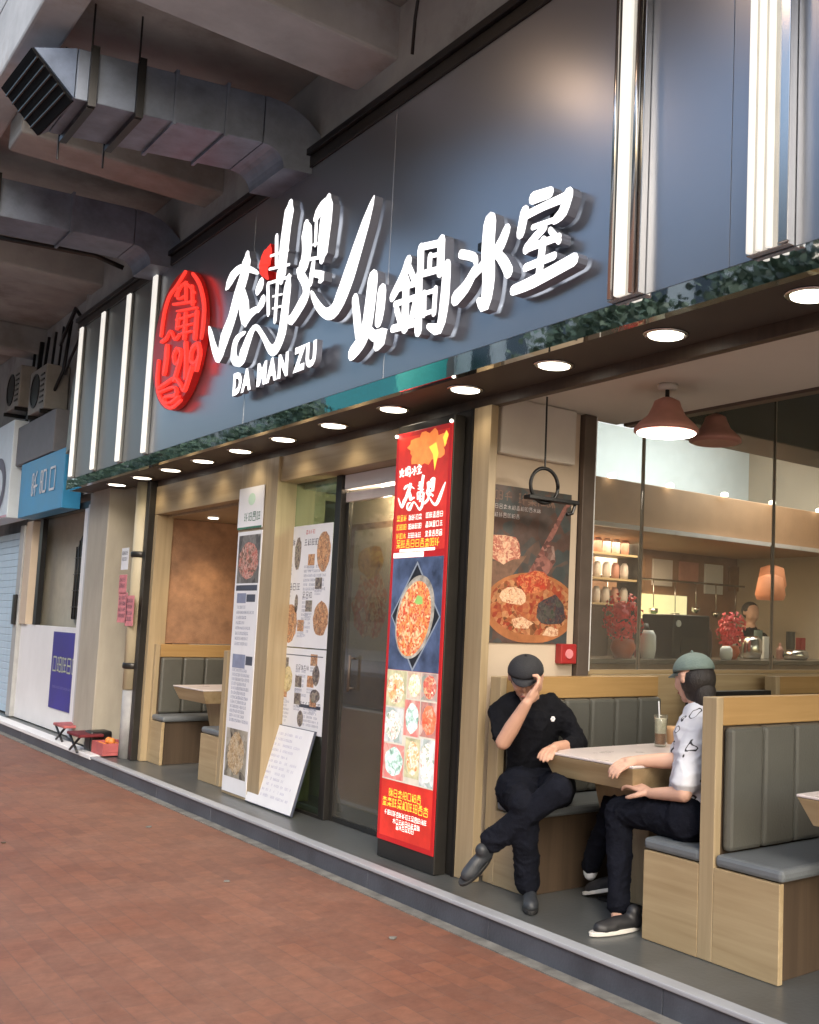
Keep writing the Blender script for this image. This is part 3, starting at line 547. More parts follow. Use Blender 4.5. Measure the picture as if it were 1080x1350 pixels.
# ------------------------------------------------------------------ ducts
def duct(name, label, nb, fb, z0, z1, m, hangs=(), louver=None, bend=True, flanges=()):
    t = thing(name, (nb[0][0], nb[0][1], z0), label, 'air duct')
    b = B(); n0, n1 = Vector(nb[0]), Vector(nb[1]); f0, f1 = Vector(fb[0]), Vector(fb[1])
    b.hexa([(n0.x, n0.y, z0), (n1.x, n1.y, z0), (f1.x, f1.y, z0), (f0.x, f0.y, z0)], [(n0.x, n0.y, z1), (n1.x, n1.y, z1), (f1.x, f1.y, z1), (f0.x, f0.y, z1)])
    b.build('duct_run', m, t, bevel=.006)
    if bend:
        b = B(); seg = 7; rr = (z1 - z0) + .14; ri = .14; pv = []
        dn = (n1 - n0).normalized(); df = (f1 - f0).normalized()
        for k in range(seg + 1):
            a = PI / 2 * k / seg
            for base, d in ((n1, dn), (f1, df)):
                for r_ in (rr, ri):
                    q = base + d * (.004 + r_ * math.sin(a)); pv.append((q.x, q.y, z0 - ri + r_ * math.cos(a)))
        fs = []
        for k in range(seg):
            o0, o1 = 4 * k, 4 * k + 4
            fs += [(o0, o0 + 2, o1 + 2, o1), (o0 + 1, o1 + 1, o1 + 3, o0 + 3), (o0, o1, o1 + 1, o0 + 1), (o0 + 2, o0 + 3, o1 + 3, o1 + 2)]
        fs += [(0, 1, 3, 2), (4 * seg, 4 * seg + 2, 4 * seg + 3, 4 * seg + 1)]
        b.add(pv, fs); b.build('bend', m, t)
    for u in flanges:
        p, q = n0.lerp(n1, u), f0.lerp(f1, u); d = (n1 - n0).normalized() * .02; b = B()
        e = (p - q).normalized() * .012
        for a_, c_, zz0, zz1 in ((p + e, q - e, z0 - .02, z0 - .002), (p + e, q - e, z1 + .002, z1 + .02), (p + e, p + e * .15, z0 - .0019, z1 + .0019), (q - e * .15, q - e, z0 - .0019, z1 + .0019)):
            b.hexa([(a_.x, a_.y, zz0), (a_.x + d.x, a_.y + d.y, zz0), (c_.x + d.x, c_.y + d.y, zz0), (c_.x, c_.y, zz0)], [(a_.x, a_.y, zz1), (a_.x + d.x, a_.y + d.y, zz1), (c_.x + d.x, c_.y + d.y, zz1), (c_.x, c_.y, zz1)])
        b.build('flange', m, t)
    for u in hangs:
        p, q = n0.lerp(n1, u), f0.lerp(f1, u); b = B(); d = (n1 - n0).normalized() * .045
        e = (p - q).normalized(); p1 = p + e * .03; p0 = p + e * .002; q1 = q - e * .03
        b.hexa([(p0.x, p0.y, z0 - .035), (p1.x, p1.y, z0 - .035), (p1.x + d.x, p1.y + d.y, z0 - .035), (p0.x + d.x, p0.y + d.y, z0 - .035)], [(p0.x, p0.y, z1 + .03), (p1.x, p1.y, z1 + .03), (p1.x + d.x, p1.y + d.y, z1 + .03), (p0.x + d.x, p0.y + d.y, z1 + .03)])
        b.hexa([(p0.x, p0.y, z0 - .04), (p0.x + d.x, p0.y + d.y, z0 - .04), (q1.x + d.x, q1.y + d.y, z0 - .04), (q1.x, q1.y, z0 - .04)], [(p0.x, p0.y, z0 - .003), (p0.x + d.x, p0.y + d.y, z0 - .003), (q1.x + d.x, q1.y + d.y, z0 - .003), (q1.x, q1.y, z0 - .003)])
        b.build('hanger_bracket', M['black'], t)
        b = B(); b.tube([(p1.x, p1.y, z1), (p1.x, p1.y, 5.36)], .006, 6); b.build('hanger_rod', M['black'], t); b = B(); b.tube([(q1.x, q1.y, z0 - .16), (q1.x, q1.y, 5.36)], .006, 6); b.build('hanger_rod', M['black'], t)
    return t
d1 = duct('air_duct', 'large blue grey galvanised air duct hanging under the arcade ceiling, with an open black mouth', [(1.52, 6.80), (2.62, 6.52)], [(1.52, 7.42), (2.62, 7.10)], 4.72, 5.05, M['duct'], hangs=(.06, .30), flanges=(.5, .78))
Qm = [Vector((1.310, 6.990, 5.050)), Vector((1.527, 6.834, 4.720)), Vector((1.486, 7.501, 4.720)), Vector((1.281, 7.688, 5.050))]
b = B(); b.hexa([tuple(q) for q in Qm], [(1.515, 6.80, 5.048), (1.515, 6.80, 4.722), (1.515, 7.42, 4.722), (1.515, 7.42, 5.048)]); b.build('throat', M['duct'], d1, bevel=.003)
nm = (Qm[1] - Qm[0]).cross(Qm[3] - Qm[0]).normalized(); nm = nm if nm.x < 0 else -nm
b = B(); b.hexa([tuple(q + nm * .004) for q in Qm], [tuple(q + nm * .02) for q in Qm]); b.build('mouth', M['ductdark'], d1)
for k in range(1, 6):
    p_, q_ = Qm[0].lerp(Qm[1], k / 6) + nm * .021, Qm[3].lerp(Qm[2], k / 6) + nm * .021; b = B(); b.tube([p_, q_], .008, 6); b.build('louvre_blade', M['darkmetal'], d1)
d2 = duct('air_duct', 'second air duct, running into the wall above the left light strips', [(1.2, 9.42), (2.62, 9.22)], [(1.2, 9.9), (2.62, 9.7)], 4.74, 5.06, M['duct'], hangs=(.25,), flanges=(.65,))
b = B(); b.tube([(1.35, 10.6, 4.93), (2.6, 10.35, 4.93), (2.85, 10.3, 4.86)], .025, 8); t = b.build('conduit_pipe', M['darkmetal'], smooth=True); t['label'] = 'thin dark pipe slung under the arcade ceiling behind the second duct'; t['category'] = 'pipe'
b = B(); b.lathe((1.93, 6.15, 5.27), [(.03, 0), (.09, .02), (.1, .05), (.1, .079)], 16); t = b.build('smoke_detector', M['white'], smooth=True); t['label'] = 'small round fitting on the arcade ceiling right of the big duct'; t['category'] = 'fitting'
b = B(); b.tube([(2.25, 4.9, 5.33), (2.5, 4.7, 5.3), (2.75, 4.75, 5.2), (2.8, 4.9, 4.95), (2.85, 5.0, 4.8)], .011, 6); t = b.build('cable', M['black'], smooth=True); t['label'] = 'thin dark cable drooping from the ceiling to the fascia top'; t['category'] = 'cable'

# ================================================================== SHOPFRONT, left to right
def single(b, name, m, label, cat, group=None, **k):
    o = b.build(name, m, **k); o['label'] = label; o['category'] = cat
    if group: o['group'] = group
    return o
# left corner: dark recess, drain pipe, frame
b = B(); b.box(3.75, 3.8, 10.5, 12.3, .13, 2.9); b.build('recess_wall', M['concrete'], kind='structure')
t = thing('drain_pipe', (3.33, 10.68, .13), 'cream painted drain pipe running full height left of the open wooden booth', 'pipe')
b = B(); b.tube([(3.33, 10.68, .8), (3.33, 10.68, 2.86)], .085, 20); b.build('upper_pipe', mat('cream_pipe', (.50, .44, .30), .5, var=.1, stretch=(1, 1, .3)), t, smooth=True)
b = B(); b.tube([(3.33, 10.68, .131), (3.33, 10.68, .79)], .08, 20); b.build('lower_pipe', mat('grey_pipe', (.3, .3, .3), .5, var=.2), t, smooth=True)
for z in (1.0, 2.1):
    b = B(); b.lathe((3.33, 10.68, z), [(.09, 0), (.1, .01), (.1, .05), (.09, .06)], 20); b.build('collar', M['darkmetal'], t, smooth=True)
rng = random.Random(3)
for i, (z0, z1, y0, y1, mm) in enumerate([(1.45, 1.75, 10.72, 11.0, 'pinkpaper'), (1.74, 1.93, 10.78, 11.02, 'pinkpaper'), (1.98, 2.2, 10.78, 11.0, 'paper'), (1.42, 1.72, 10.50, 10.74, 'pinkpaper')]):
    if 'pinkpaper' not in M: M['pinkpaper'] = mat('pink_paper', (.62, .22, .24), .7, var=.2, scale=12)
    tt = thing('pasted_notice', (3.24, y1, z0), ['pink paper notice stuck behind the cream pipe, lower left one', 'pink paper notice just above the lowest notice left of the cream pipe', 'whitish paper notice highest on the wall left of the cream pipe', 'deep pink paper notice wrapped on the cream pipe'][i], 'notice', 'paper notices by the drain pipe')
    pn = Panel((3.24, y1, z0), (0, -1, 0), (0, 0, 1), (-1, 0, 0)); b = B(); pn.slab(b, 0, 0, y1 - y0, z1 - z0, -.001, .001); b.build('sheet', M[mm], tt)
    b = B()
    for r_ in range(int((z1 - z0 - .06) / .06)): pn.row(b, .02, y1 - y0 - .02, z1 - z0 - .07 - r_ * .06, .04, rng, .002)
    b.build('print', M['ink'], tt)
b = B()
for y, r_ in ((11.05, .03), (11.2, .02), (11.32, .025)): b.tube([(3.6, y, .13), (3.6, y, 1.2), (3.62, y + .02, 2.8)], r_, 8)
single(b, 'service_pipes', mat('dirty_pipe', (.22, .22, .2), .6, var=.4), 'thin dirty service pipes in the dark gap left of the restaurant', 'pipe', smooth=True)
b = B(); b.box(3.58, 3.7, 10.95, 11.15, .9, 1.4); b.box(3.56, 3.7, 11.15, 11.3, 1.6, 1.8)
single(b, 'meter_box', M['darkmetal'], 'dark meter boxes on the wall in the gap left of the restaurant', 'meter box', bevel=.005)
b = B(); b.box(3.30, 3.62, 10.46, 10.56, .13, 2.86); single(b, 'dark_post', M['darkmetal'], 'dark metal post at the left end of the restaurant front', 'post', bevel=.004)

# ---- left booth room
BR = thing('booth_surround', (3.42, 9.2, .13), 'light oak frame around the open booth at the left end of the restaurant', 'timber frame')
b = B(); b.box(3.36, 3.52, 10.38, 10.455, .13, 2.52); b.build('jamb', M['oakZ'], BR, bevel=.004)
b = B(); b.box(3.36, 3.46, 8.30, 10.455, 2.523, 2.80); b.build('lintel', M['oakY'], BR, bevel=.004)
b = B(); b.box(3.462, 5.6, 7.62, 10.455, 2.50, 2.56); b.build('ceiling_board', M['oakX'], BR)
b = B(); b.box(3.523, 5.6, 10.405, 10.455, 1.262, 2.498); b.build('back_panel', M['brownwall'], BR, bevel=.003)
b = B(); b.box(5.605, 5.7, 7.6, 10.455, .13, 2.498); b.build('inner_wall', M['brownwall'], BR)
spl = thing('booth_downlight', (3.75, 9.95, 2.5), 'small round ceiling downlight inside the left wooden booth', 'downlight')
b = B(); b.lathe((3.75, 9.95, 2.488), [(.03, 0), (.045, .002), (.05, .011)], 20); b.build('diffuser', M['disc'], spl)
lamp('booth_beam', 'SPOT', (3.85, 10.15, 2.47), 16, (1, .72, .42), .03, (math.radians(-14), 0, 0), 100, spl)
lamp('booth_fill_lamp', 'POINT', (4.6, 9.2, 2.3), 4, (1, .74, .48), .1, parent=spl)

def bench(name, label, x0, x1, yb0, yb1, sides, zt=1.256, group='wooden booth benches', pads=6):
    """high-back oak bench: back between yb0,yb1; sides = list of (y_front, sign) seats"""
    t = thing(name, (x0, (yb0 + yb1) / 2, .13), label, 'bench', group)
    zs = .13
    b = B(); b.box(x0, x0 + .045, yb0, yb1, zs, zt); b.build('end_post', M['oakZ'], t, bevel=.004)
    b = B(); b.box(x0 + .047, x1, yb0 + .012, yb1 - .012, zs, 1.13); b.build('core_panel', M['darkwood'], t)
    b = B(); b.box(x0 + .047, x1, yb0 + .002, yb1 - .002, 1.132, zt); b.build('top_rail', M['rail'], t, bevel=.004)
    for yf, sg in sides:
        ya, yb_ = (yf, yb0 - .002) if sg < 0 else (yb1 + .002, yf)
        b = B(); b.box(x0, x0 + .03, ya, yb_, zs, .528); b.build('end_panel', M['oakY'], t, bevel=.003)
        b = B()
        if sg < 0: b.box(x0 + .032, x1, ya + .03, ya + .05, zs, .528)
        else: b.box(x0 + .032, x1, yb_ - .05, yb_ - .03, zs, .528)
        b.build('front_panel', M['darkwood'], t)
        b = B(); b.box(x0 + .004, x1, ya - (.01 if sg < 0 else 0), yb_ + (.01 if sg > 0 else 0), .532, .585); b.build('seat_cushion', M['seatleather'], t, bevel=.018)
        wdt = (x1 - x0 - .06) / pads
        for k in range(pads):
            xa = x0 + .052 + k * wdt
            b = B()
            y0_, y1_ = (yb0 - .045, yb0 + .008) if sg < 0 else (yb1 - .008, yb1 + .045)
            b.box(xa + .002, xa + wdt - .002, y0_, y1_, .592, 1.128); b.build('back_pad', M['greyleather'], t, bevel=.02)
    return t
bench('booth_bench', 'oak bench with grey padded back at the far end of the left booth', 3.42, 4.75, 10.33, 10.402, [(10.02, -1)])
bench('booth_bench', 'oak bench nearer the tall menu in the left booth, only its end showing', 3.42, 4.75, 8.55, 8.63, [(9.03, 1)])
def table(name, label, x0, x1, y0, y1, z=.9):
    t = thing(name, ((x0 + x1) / 2, (y0 + y1) / 2, .13), label, 'table', 'restaurant booth tables')
    b = B(); b.box(x0, x1, y0, y1, z - .012, z); b.build('table_top', M['tabletop'], t, bevel=.004)
    i = .012; j = .05; b = B()
    b.hexa([(x0 + j, y0 + j, z - .125), (x1 - j, y0 + j, z - .125), (x1 - j, y1 - j, z - .125), (x0 + j, y1 - j, z - .125)], [(x0 + .003, y0 + .003, z - .014), (x1 - .003, y0 + .003, z - .014), (x1 - .003, y1 - .003, z - .014), (x0 + .003, y1 - .003, z - .014)])
    b.build('apron', M['oakY'], t, bevel=.003)
    ym = (y0 + y1) / 2; b = B(); b.hexa([(x0 + .35, ym - .1, .15), (x1 - .35, ym - .1, .15), (x1 - .35, ym + .1, .15), (x0 + .35, ym + .1, .15)], [(x0 + .25, ym - .22, z - .127), (x1 - .25, ym - .22, z - .127), (x1 - .25, ym + .22, z - .127), (x0 + .25, ym + .22, z - .127)])
    b.build('pedestal', M['oakZ'], t, bevel=.006)
    b = B(); b.box(x0 + .3, x1 - .3, ym - .2, ym + .2, .129, .148); b.build('foot_plate', M['black'], t, bevel=.004)
    return t
table('booth_table', 'pale topped table inside the left wooden booth', 3.45, 4.6, 9.12, 9.88, .89)

# ---- timber column with the tall menu
b = B(); b.box(3.34, 3.75, 7.58, 8.295, .13, 2.80); colm = single(b, 'timber_column', M['oakZ'], 'wide light oak column between the booth and the glass front, carrying the tall menu', 'column', bevel=.005)
rng = random.Random(11)
tm = thing('tall_menu', (3.335, 8.27, .16), 'tall narrow white menu with a meat dish on top, on the timber column', 'menu')
pn = Panel((3.335, 8.275, .155), (0, -1, 0), (0, 0, 1), (-1, 0, 0)); Wd = .475; Hh = 2.08
b = B(); pn.slab(b, 0, 0, Wd, Hh, -.004, .001); b.build('sheet', M['paper'], tm)
fm = food('meat_platter_print', [(.25, .05, .04), (.5, .16, .12), (.6, .35, .3), (.12, .1, .06), (.45, .12, .08)], 28, seed=2)
fm2 = food('mushroom_dish_print', [(.16, .09, .04), (.42, .3, .16), (.55, .46, .32), (.06, .05, .04)], 24, seed=5)
b = B(); pn.q(b, .03, 1.66, Wd - .02, 2.05, .0016); b.build('picture_ground', food('dark_ground_print', [(.05, .04, .04), (.16, .15, .14), (.3, .28, .27)], 8, seed=1), tm)
b = B(); pn.disc(b, .24, 1.84, .19, .15, .0022, 30, .04, rng); b.build('picture', fm, tm)
b = B(); pn.q(b, .03, .12, Wd - .03, .50, .0016); b.build('picture', food('pot_ground_print', [(.05, .045, .04), (.3, .28, .22), (.45, .43, .38)], 7, seed=3), tm)
b = B(); pn.disc(b, .235, .31, .16, .16, .0022, 30, .08, rng); b.build('picture', fm2, tm)
for q in ((.03, 1.60, Wd - .03, 1.645), (.25, 1.51, .42, 1.57), (.31, 1.01, .44, 1.08)): b = B(); pn.q(b, *q, .0016); b.build('heading_bar', M['ink'], tm)
for q in ((.06, 1.5, .24, 1.58), (.05, .98, .30, 1.09)): b = B(); pn.q(b, *q, .0014); b.build('grey_block', M['inkblue'], tm)
b = B(); v = 1.455
while v > 1.12: pn.row(b, .07, rng.uniform(.24, .42), v, .026, rng); v -= .042
v = .95
while v > .53: pn.row(b, .06, rng.uniform(.34, .44), v, .026, rng); v -= .036
b.build('print', M['inkblue'], tm)
tc_ = thing('green_notice', (3.33, 8.275, 2.26), 'small white card with green print at the top of the tall menu column', 'notice')
pn = Panel((3.33, 8.29, 2.255), (0, -1, 0), (0, 0, 1), (-1, 0, 0)); b = B(); pn.slab(b, 0, 0, .49, .34, -.004, .001); b.build('sheet', M['paper'], tc_)
glyph_parts(pn, .13, .06, .075, 4, rng, M['inkgreen'], tc_, .1); b = B(); pn.q(b, .0, -.0, .48, .018, .0016); b.build('green_line', M['inkgreen'], tc_)
b = B(); pn.disc(b, .26, .24, .07, .05, .0016); b.build('print', mat('pale_green', (.5, .68, .55), .6), tc_)

# ---- glass front and door
b = B(); b.box(3.36, 3.52, 5.12, 7.578, 2.60, 2.80); single(b, 'door_lintel', M['oakY'], 'light oak beam above the glass door and the menu window', 'beam', bevel=.004)
GF = thing('menu_window', (3.5, 7.3, .13), 'fixed greenish glass panel covered with white menu sheets, left of the door', 'window')
b = B(); b.box(3.50, 3.512, 6.88, 7.578, .15, 2.598); b.build('pane', M['glassgreen'], GF)
b = B(); b.box(3.478, 3.535, 6.79, 6.875, .13, 2.598); b.build('frame', M['darkmetal'], GF, bevel=.003)
b = B(); b.box(3.48, 3.53, 6.88, 7.578, .13, .148); b.build('sill', M['darkmetal'], GF)
DR = thing('glass_door', (3.52, 6.3, .13), 'dark tinted glass sliding door between the menu window and the red lightbox', 'door')
b = B(); b.box(3.50, 3.55, 5.12, 6.786, 2.49, 2.597); b.build('header', M['white'], DR, bevel=.003)
b = B(); b.box(3.515, 3.56, 5.12, 6.786, 2.40, 2.468); b.build('track_cover', M['tabletop'], DR, bevel=.003)
b = B(); b.box(3.53, 3.542, 5.12, 6.74, .165, 2.398); b.build('pane', M['glassdark'], DR)
b = B(); b.box(3.52, 3.552, 6.742, 6.786, .13, 2.398); b.box(3.522, 3.55, 5.12, 6.74, .13, .163); b.build('frame', M['darkmetal'], DR, bevel=.002)
b = B(); b.tube([(3.49, 6.55, 1.05), (3.49, 6.55, 1.3)], .011, 10); b.tube([(3.49, 6.55, 1.07), (3.53, 6.55, 1.07)], .008, 8); b.tube([(3.49, 6.55, 1.28), (3.53, 6.55, 1.28)], .008, 8); b.build('handle', M['brownmetal'], DR, smooth=True)
def menu_sheet(label, y0, z0, W_, H_, seed):
    rng = random.Random(seed); t = thing('menu_sheet', (3.49, y0, z0), label, 'menu', 'menu sheets on the glass')
    pn = Panel((3.497, y0, z0), (0, -1, 0), (0, 0, 1), (-1, 0, 0)); b = B(); pn.slab(b, 0, 0, W_, H_, -.001, .0015); b.build('sheet', M['paper'], t)
    return t, pn, rng
fA = food('noodle_print', [(.5, .2, .08), (.65, .38, .2), (.25, .1, .05), (.6, .5, .35)], 40, seed=1.5)
fB = food('dark_bowl_print', [(.03, .03, .04), (.12, .1, .1), (.35, .3, .25), (.06, .12, .06)], 35, seed=7)
t, pn, rng = menu_sheet('upper white menu sheet on the green glass, with orange noodle dishes', 7.86, 1.33, .94, .93, 21)
b = B()
for u0, u1, v0, v1, h in [(.05, .32, .30, .72, .022), (.5, .9, .40, .60, .022), (.5, .66, .05, .36, .02), (.06, .16, .04, .24, .018)]:
    v = v1
    while v > v0: pn.row(b, u0, rng.uniform(u1 - .08, u1), v, h, rng, skip=.1); v -= h * 1.55
b.build('print', M['inkblue'], t)
b = B(); pn.row(b, .05, .32, .78, .05, rng); pn.row(b, .48, .72, .77, .055, rng); pn.row(b, .12, .5, .43, .06, rng); pn.row(b, .5, .7, .37, .05, rng); b.build('heading', M['ink'], t)
b = B(); pn.row(b, .05, .28, .86, .035, rng); pn.row(b, .5, .68, .86, .035, rng); b.build('heading', mat('red_ink', (.5, .08, .08), .6), t)
b = B(); pn.disc(b, .81, .72, .11, .15, .002, 24, .05, rng); b.build('picture', fA, t); b = B(); pn.disc(b, .3, .18, .13, .15, .002, 24, .05, rng); b.build('picture', fA, t); b = B(); pn.disc(b, .82, .22, .12, .13, .002, 24, .05, rng); b.build('picture', fA, t)
b = B(); pn.disc(b, .38, .72, .055, .13, .002, 20, .1, rng); b.build('picture', fB, t); b = B(); pn.disc(b, .4, .33, .03, .07, .002, 20, .1, rng); b.build('picture', fB, t); b = B(); pn.disc(b, .18, .32, .06, .05, .002, 20, .1, rng); b.build('picture', fB, t)
extra_spots1 = [(.16, .60), (.16, .49), (.56, .62), (.70, .44), (.04, .36), (.56, .27), (.44, .12)]; T1 = (t, pn)
t, pn, rng = menu_sheet('lower white menu sheet on the green glass, with small dark bowls', 7.86, .70, .94, .62, 22)
b = B()
for u0, u1, v0, v1, h in [(.05, .22, .12, .44, .02), (.46, .66, .24, .44, .022), (.28, .4, .03, .2, .018), (.62, .9, .05, .17, .018)]:
    v = v1
    while v > v0: pn.row(b, u0, rng.uniform(u1 - .06, u1), v, h, rng, skip=.1); v -= h * 1.6
b.build('print', M['inkblue'], t)
b = B(); pn.row(b, .05, .2, .54, .045, rng); pn.q(b, .25, .565, .9, .572, .002); pn.row(b, .46, .7, .46, .04, rng); pn.row(b, .5, .9, .185, .045, rng); pn.q(b, .55, .185, .9, .21, .0016); b.build('heading', M['ink'], t)
b = B(); pn.disc(b, .8, .43, .06, .075, .002, 22, .05, rng); b.build('picture', fB, t); b = B(); pn.disc(b, .8, .28, .08, .05, .002, 22, .05, rng); b.build('picture', fB, t); b = B(); pn.disc(b, .1, .16, .06, .05, .002, 22, .05, rng); b.build('picture', fB, t); b = B(); pn.disc(b, .58, .1, .05, .06, .002, 22); b.build('picture', fB, t)
b = B(); pn.disc(b, .33, .38, .08, .1, .002, 22, .05, rng); b.build('picture', food('yellow_dish_print', [(.6, .5, .2), (.7, .6, .35), (.3, .2, .05)], 40, seed=3), t)

def extra_items(t, pn, W_, spots, seed):
    rng = random.Random(seed); k = 0
    for u, v in spots:
        b = B(); pn.q(b, u, v, u + .11, v + .085, .0019); b.build('dish_photo', (fA, fB)[k % 2], t); k += 1
        b = B(); pn.row(b, u, u + .12, v - .025, .017, rng, .0018); pn.row(b, u, u + .1, v - .045, .015, rng, .0018); b.build('caption', M['inkblue'], t)
extra_items(T1[0], T1[1], .94, extra_spots1, 61); extra_items(t, pn, .94, [(.22, .24), (.46, .33), (.66, .34), (.22, .46), (.72, .20), (.46, .2), (.70, .5)], 62)
# leaning white board
wb = thing('leaning_board', (3.33, 7.4, .134), 'white writing board leaning on the floor against the menu window', 'board')
O = Vector((3.325, 7.79, .137)); UU = Vector((0, -1, 0)); VV = Vector((.155, 0, .60)).normalized(); NN = UU.cross(VV)
pn = Panel(O, UU, VV, NN); b = B(); pn.slab(b, 0, 0, .80, .615, -.018, 0); b.build('backing', M['ink'], wb, bevel=.002)
b = B(); pn.slab(b, .006, .006, .794, .609, .0005, .003); b.build('sheet', M['paper'], wb)
rng = random.Random(5); b = B(); v = .54
while v > .06: pn.row(b, .08, rng.uniform(.5, .74), v, .02, rng, .0036, skip=.25); v -= .042
b.build('writing', mat('pale_pen', (.42, .42, .55), .6), wb)

# ---- red lightbox
LB = thing('menu_lightbox', (3.28, 5.3, .13), 'tall illuminated red menu lightbox with a hotpot photograph, standing by the door', 'lightbox')
b = B(); b.box(3.255, 3.335, 5.0, 5.635, .13, 2.765); b.build('case', M['darkmetal'], LB, bevel=.006)
pn = Panel((3.25, 5.632, .235), (0, -1, 0), (0, 0, 1), (-1, 0, 0)); W_, H_ = .629, 2.48
b = B(); pn.slab(b, 0, 0, W_, H_, -.004, .002); b.build('diffuser', mat('lightbox_edge', (.4, .01, .012), .4, emit=.2), LB, bevel=.002)
rng = random.Random(9)
for v0, v1 in ((1.74, 2.45), (.03, .36)): b = B(); pn.q(b, .03, v0, .60, v1, .0026); b.build('red_ground', M['redpanel'], LB)
b = B(); pn.disc(b, .36, 2.36, .22, .10, .003, 30, .2, rng); b.build('glow_print', M['lborange'], LB)
b = B(); brush_on(pn, b, ['huo', 'guo', 'bing', 'shi'], .055, 2.20, .125, .0036); b.build('heading', M['lbwhite'], LB)
b = B(); brush_on(pn, b, ['da', 'man', 'zu'], .05, 1.99, .205, .0036); b.build('heading', M['lbwhite'], LB)
for k, v in enumerate((1.925, 1.87, 1.815)):
    b = B(); pn.row(b, .19, .37, v, .036, rng, .0036, .06); pn.row(b, .385, .59, v + .003, .036, rng, .0036, .06); b.build('lettering', M['lbwhite'], LB)
    b = B(); pn.row(b, .05, .185, v, .038, rng, .0036, .06); b.build('lettering', M['lbyellow'], LB)
b = B(); pn.q(b, .10, 1.735, .50, 1.752, .0036); b.build('white_bar', M['lbwhite'], LB)
b = B(); pn.q(b, .03, 1.70, .38, 1.731, .0036); b.build('white_bar', M['lbwhite'], LB)
for k, (u0, v) in enumerate(((.08, .155), (.18, .115), (.22, .085))): b = B(); pn.row(b, u0, .56 - k * .06, v, .032, rng, .0036, .06); b.build('lettering', M['lbwhite'], LB)
for u0, u1, v, h in ((.06, .56, 1.758, .052), (.12, .52, .265, .05), (.05, .6, .205, .055)): b = B(); pn.row(b, u0, u1, v, h, rng, .0036, .05); b.build('lettering', M['lbyellow'], LB)
b = B(); pn.poly(b, [(.38, 2.36), (.43, 2.31), (.455, 2.21), (.49, 2.31), (.46, 2.38)], .0037); b.build('flame_print', M['lbyellow'], LB)
b = B(); pn.poly(b, [(.53, 2.40), (.555, 2.34), (.59, 2.41), (.565, 2.44)], .0037); b.build('flame_print', M['lbyellow'], LB)
b = B(); pn.q(b, .03, 1.02, .60, 1.698, .0026); b.build('picture_ground', M['lbdark'], LB)
def diamond(pn, b, cu, cv, ru, rv, t_, l):
    o_ = [(cu - ru, cv), (cu, cv - rv), (cu + ru, cv), (cu, cv + rv)]; i_ = [(cu - ru + t_, cv), (cu, cv - rv + t_ * 1.5), (cu + ru - t_, cv), (cu, cv + rv - t_ * 1.5)]
    for k in range(4): m_ = (k + 1) % 4; pn.poly(b, [o_[k], o_[m_], i_[m_], i_[k]], l)
b = B(); pn.poly(b, [(.04, 1.34), (.315, 1.03), (.59, 1.34), (.315, 1.68)], .003); b.build('tray_print', mat('tray_print', (.02, .022, .03), .4, var=.5, scale=9), LB)
b = B(); diamond(pn, b, .315, 1.345, .278, .33, .014, .0032); b.build('tray_edge_print', mat('tray_edge', (.22, .25, .3), .4, emit=.22), LB)
b = B(); pn.poly(b, [(.31 + .21 * math.cos(a) + .05 * math.sin(a), 1.34 + .25 * math.sin(a)) for a in [2 * PI * k / 36 for k in range(36)]], .0034); b.build('bowl_print', mat('pale_bowl_print', (.34, .31, .26), .4, var=.5, scale=18, emit=.22), LB)
b = B(); pn.poly(b, [(.30 + .185 * math.cos(a) + .045 * math.sin(a), 1.33 + .225 * math.sin(a)) for a in [2 * PI * k / 36 for k in range(36)]], .0038); b.build('food_print', food('hotpot_print', [(.5, .07, .02), (.62, .25, .08), (.4, .05, .02), (.68, .42, .22), (.25, .07, .03)], 26, .42, seed=4), LB)
b = B(); pn.disc(b, .36, 1.44, .05, .035, .0042, 9, .3, rng); b.build('herb_print', mat('herb_print', (.25, .45, .12), .5, emit=.3), LB)
pals = [[(.5, .10, .05), (.62, .32, .14), (.75, .62, .5), (.2, .06, .03)], [(.6, .55, .25), (.7, .72, .5), (.35, .32, .12)], [(.6, .36, .2), (.42, .07, .05), (.75, .62, .5)], [(.5, .25, .2), (.72, .65, .58), (.2, .25, .17)], [(.7, .7, .68), (.45, .58, .52), (.15, .26, .2)], [(.7, .07, .04), (.6, .15, .07), (.75, .4, .3)]]
fmats = [food('dish_print', p_, 26, .42, seed=3 + i) for i, p_ in enumerate(pals)]
gmats = [food('dish_ground_print', [tuple(x * .6 + .12 for x in q) for q in (p_[-1], p_[0], p_[2])], 7, .33, seed=9 + i) for i, p_ in enumerate(pals)]
b = B(); pn.q(b, .03, .362, .60, 1.018, .0028); b.build('pale_ground', mat('lightbox_cream', (.5, .46, .38), .4, var=.2, scale=8, emit=.3), LB)
cells = [(.03, .26, .80, 1.015, 0), (.268, .42, .86, 1.015, 1), (.428, .60, .86, 1.015, 2), (.03, .24, .585, .79, 3), (.25, .42, .64, .85, 4), (.43, .60, .65, .85, 5), (.03, .27, .37, .575, 4), (.28, .44, .40, .63, 0), (.448, .60, .37, .64, 3)]
for u0, u1, v0, v1, k in cells:
    b = B(); pn.q(b, u0, v0, u1, v1, .0031); pc = b.build('photo_print', gmats[(k + 1) % 6], LB)
    b = B(); pn.disc(b, (u0 + u1) / 2 + rng.uniform(-.01, .01), (v0 + v1) / 2, (u1 - u0) * .43, (v1 - v0) * .42, .0036, 22, .06, rng); b.build('dish_print', fmats[k], pc)
for y, z in ((5.625, 2.70), (5.008, 2.72)):
    b = B(); b.ball((3.24, y, z), .011, 10, 6); b.build('corner_lamp', M['disc'], LB)
b = B(); b.box(3.34, 3.50, 4.955, 5.115, .13, 2.80); single(b, 'door_post', M['darkmetal'], 'dark metal post between the red lightbox and the cream wall', 'post', bevel=.004)
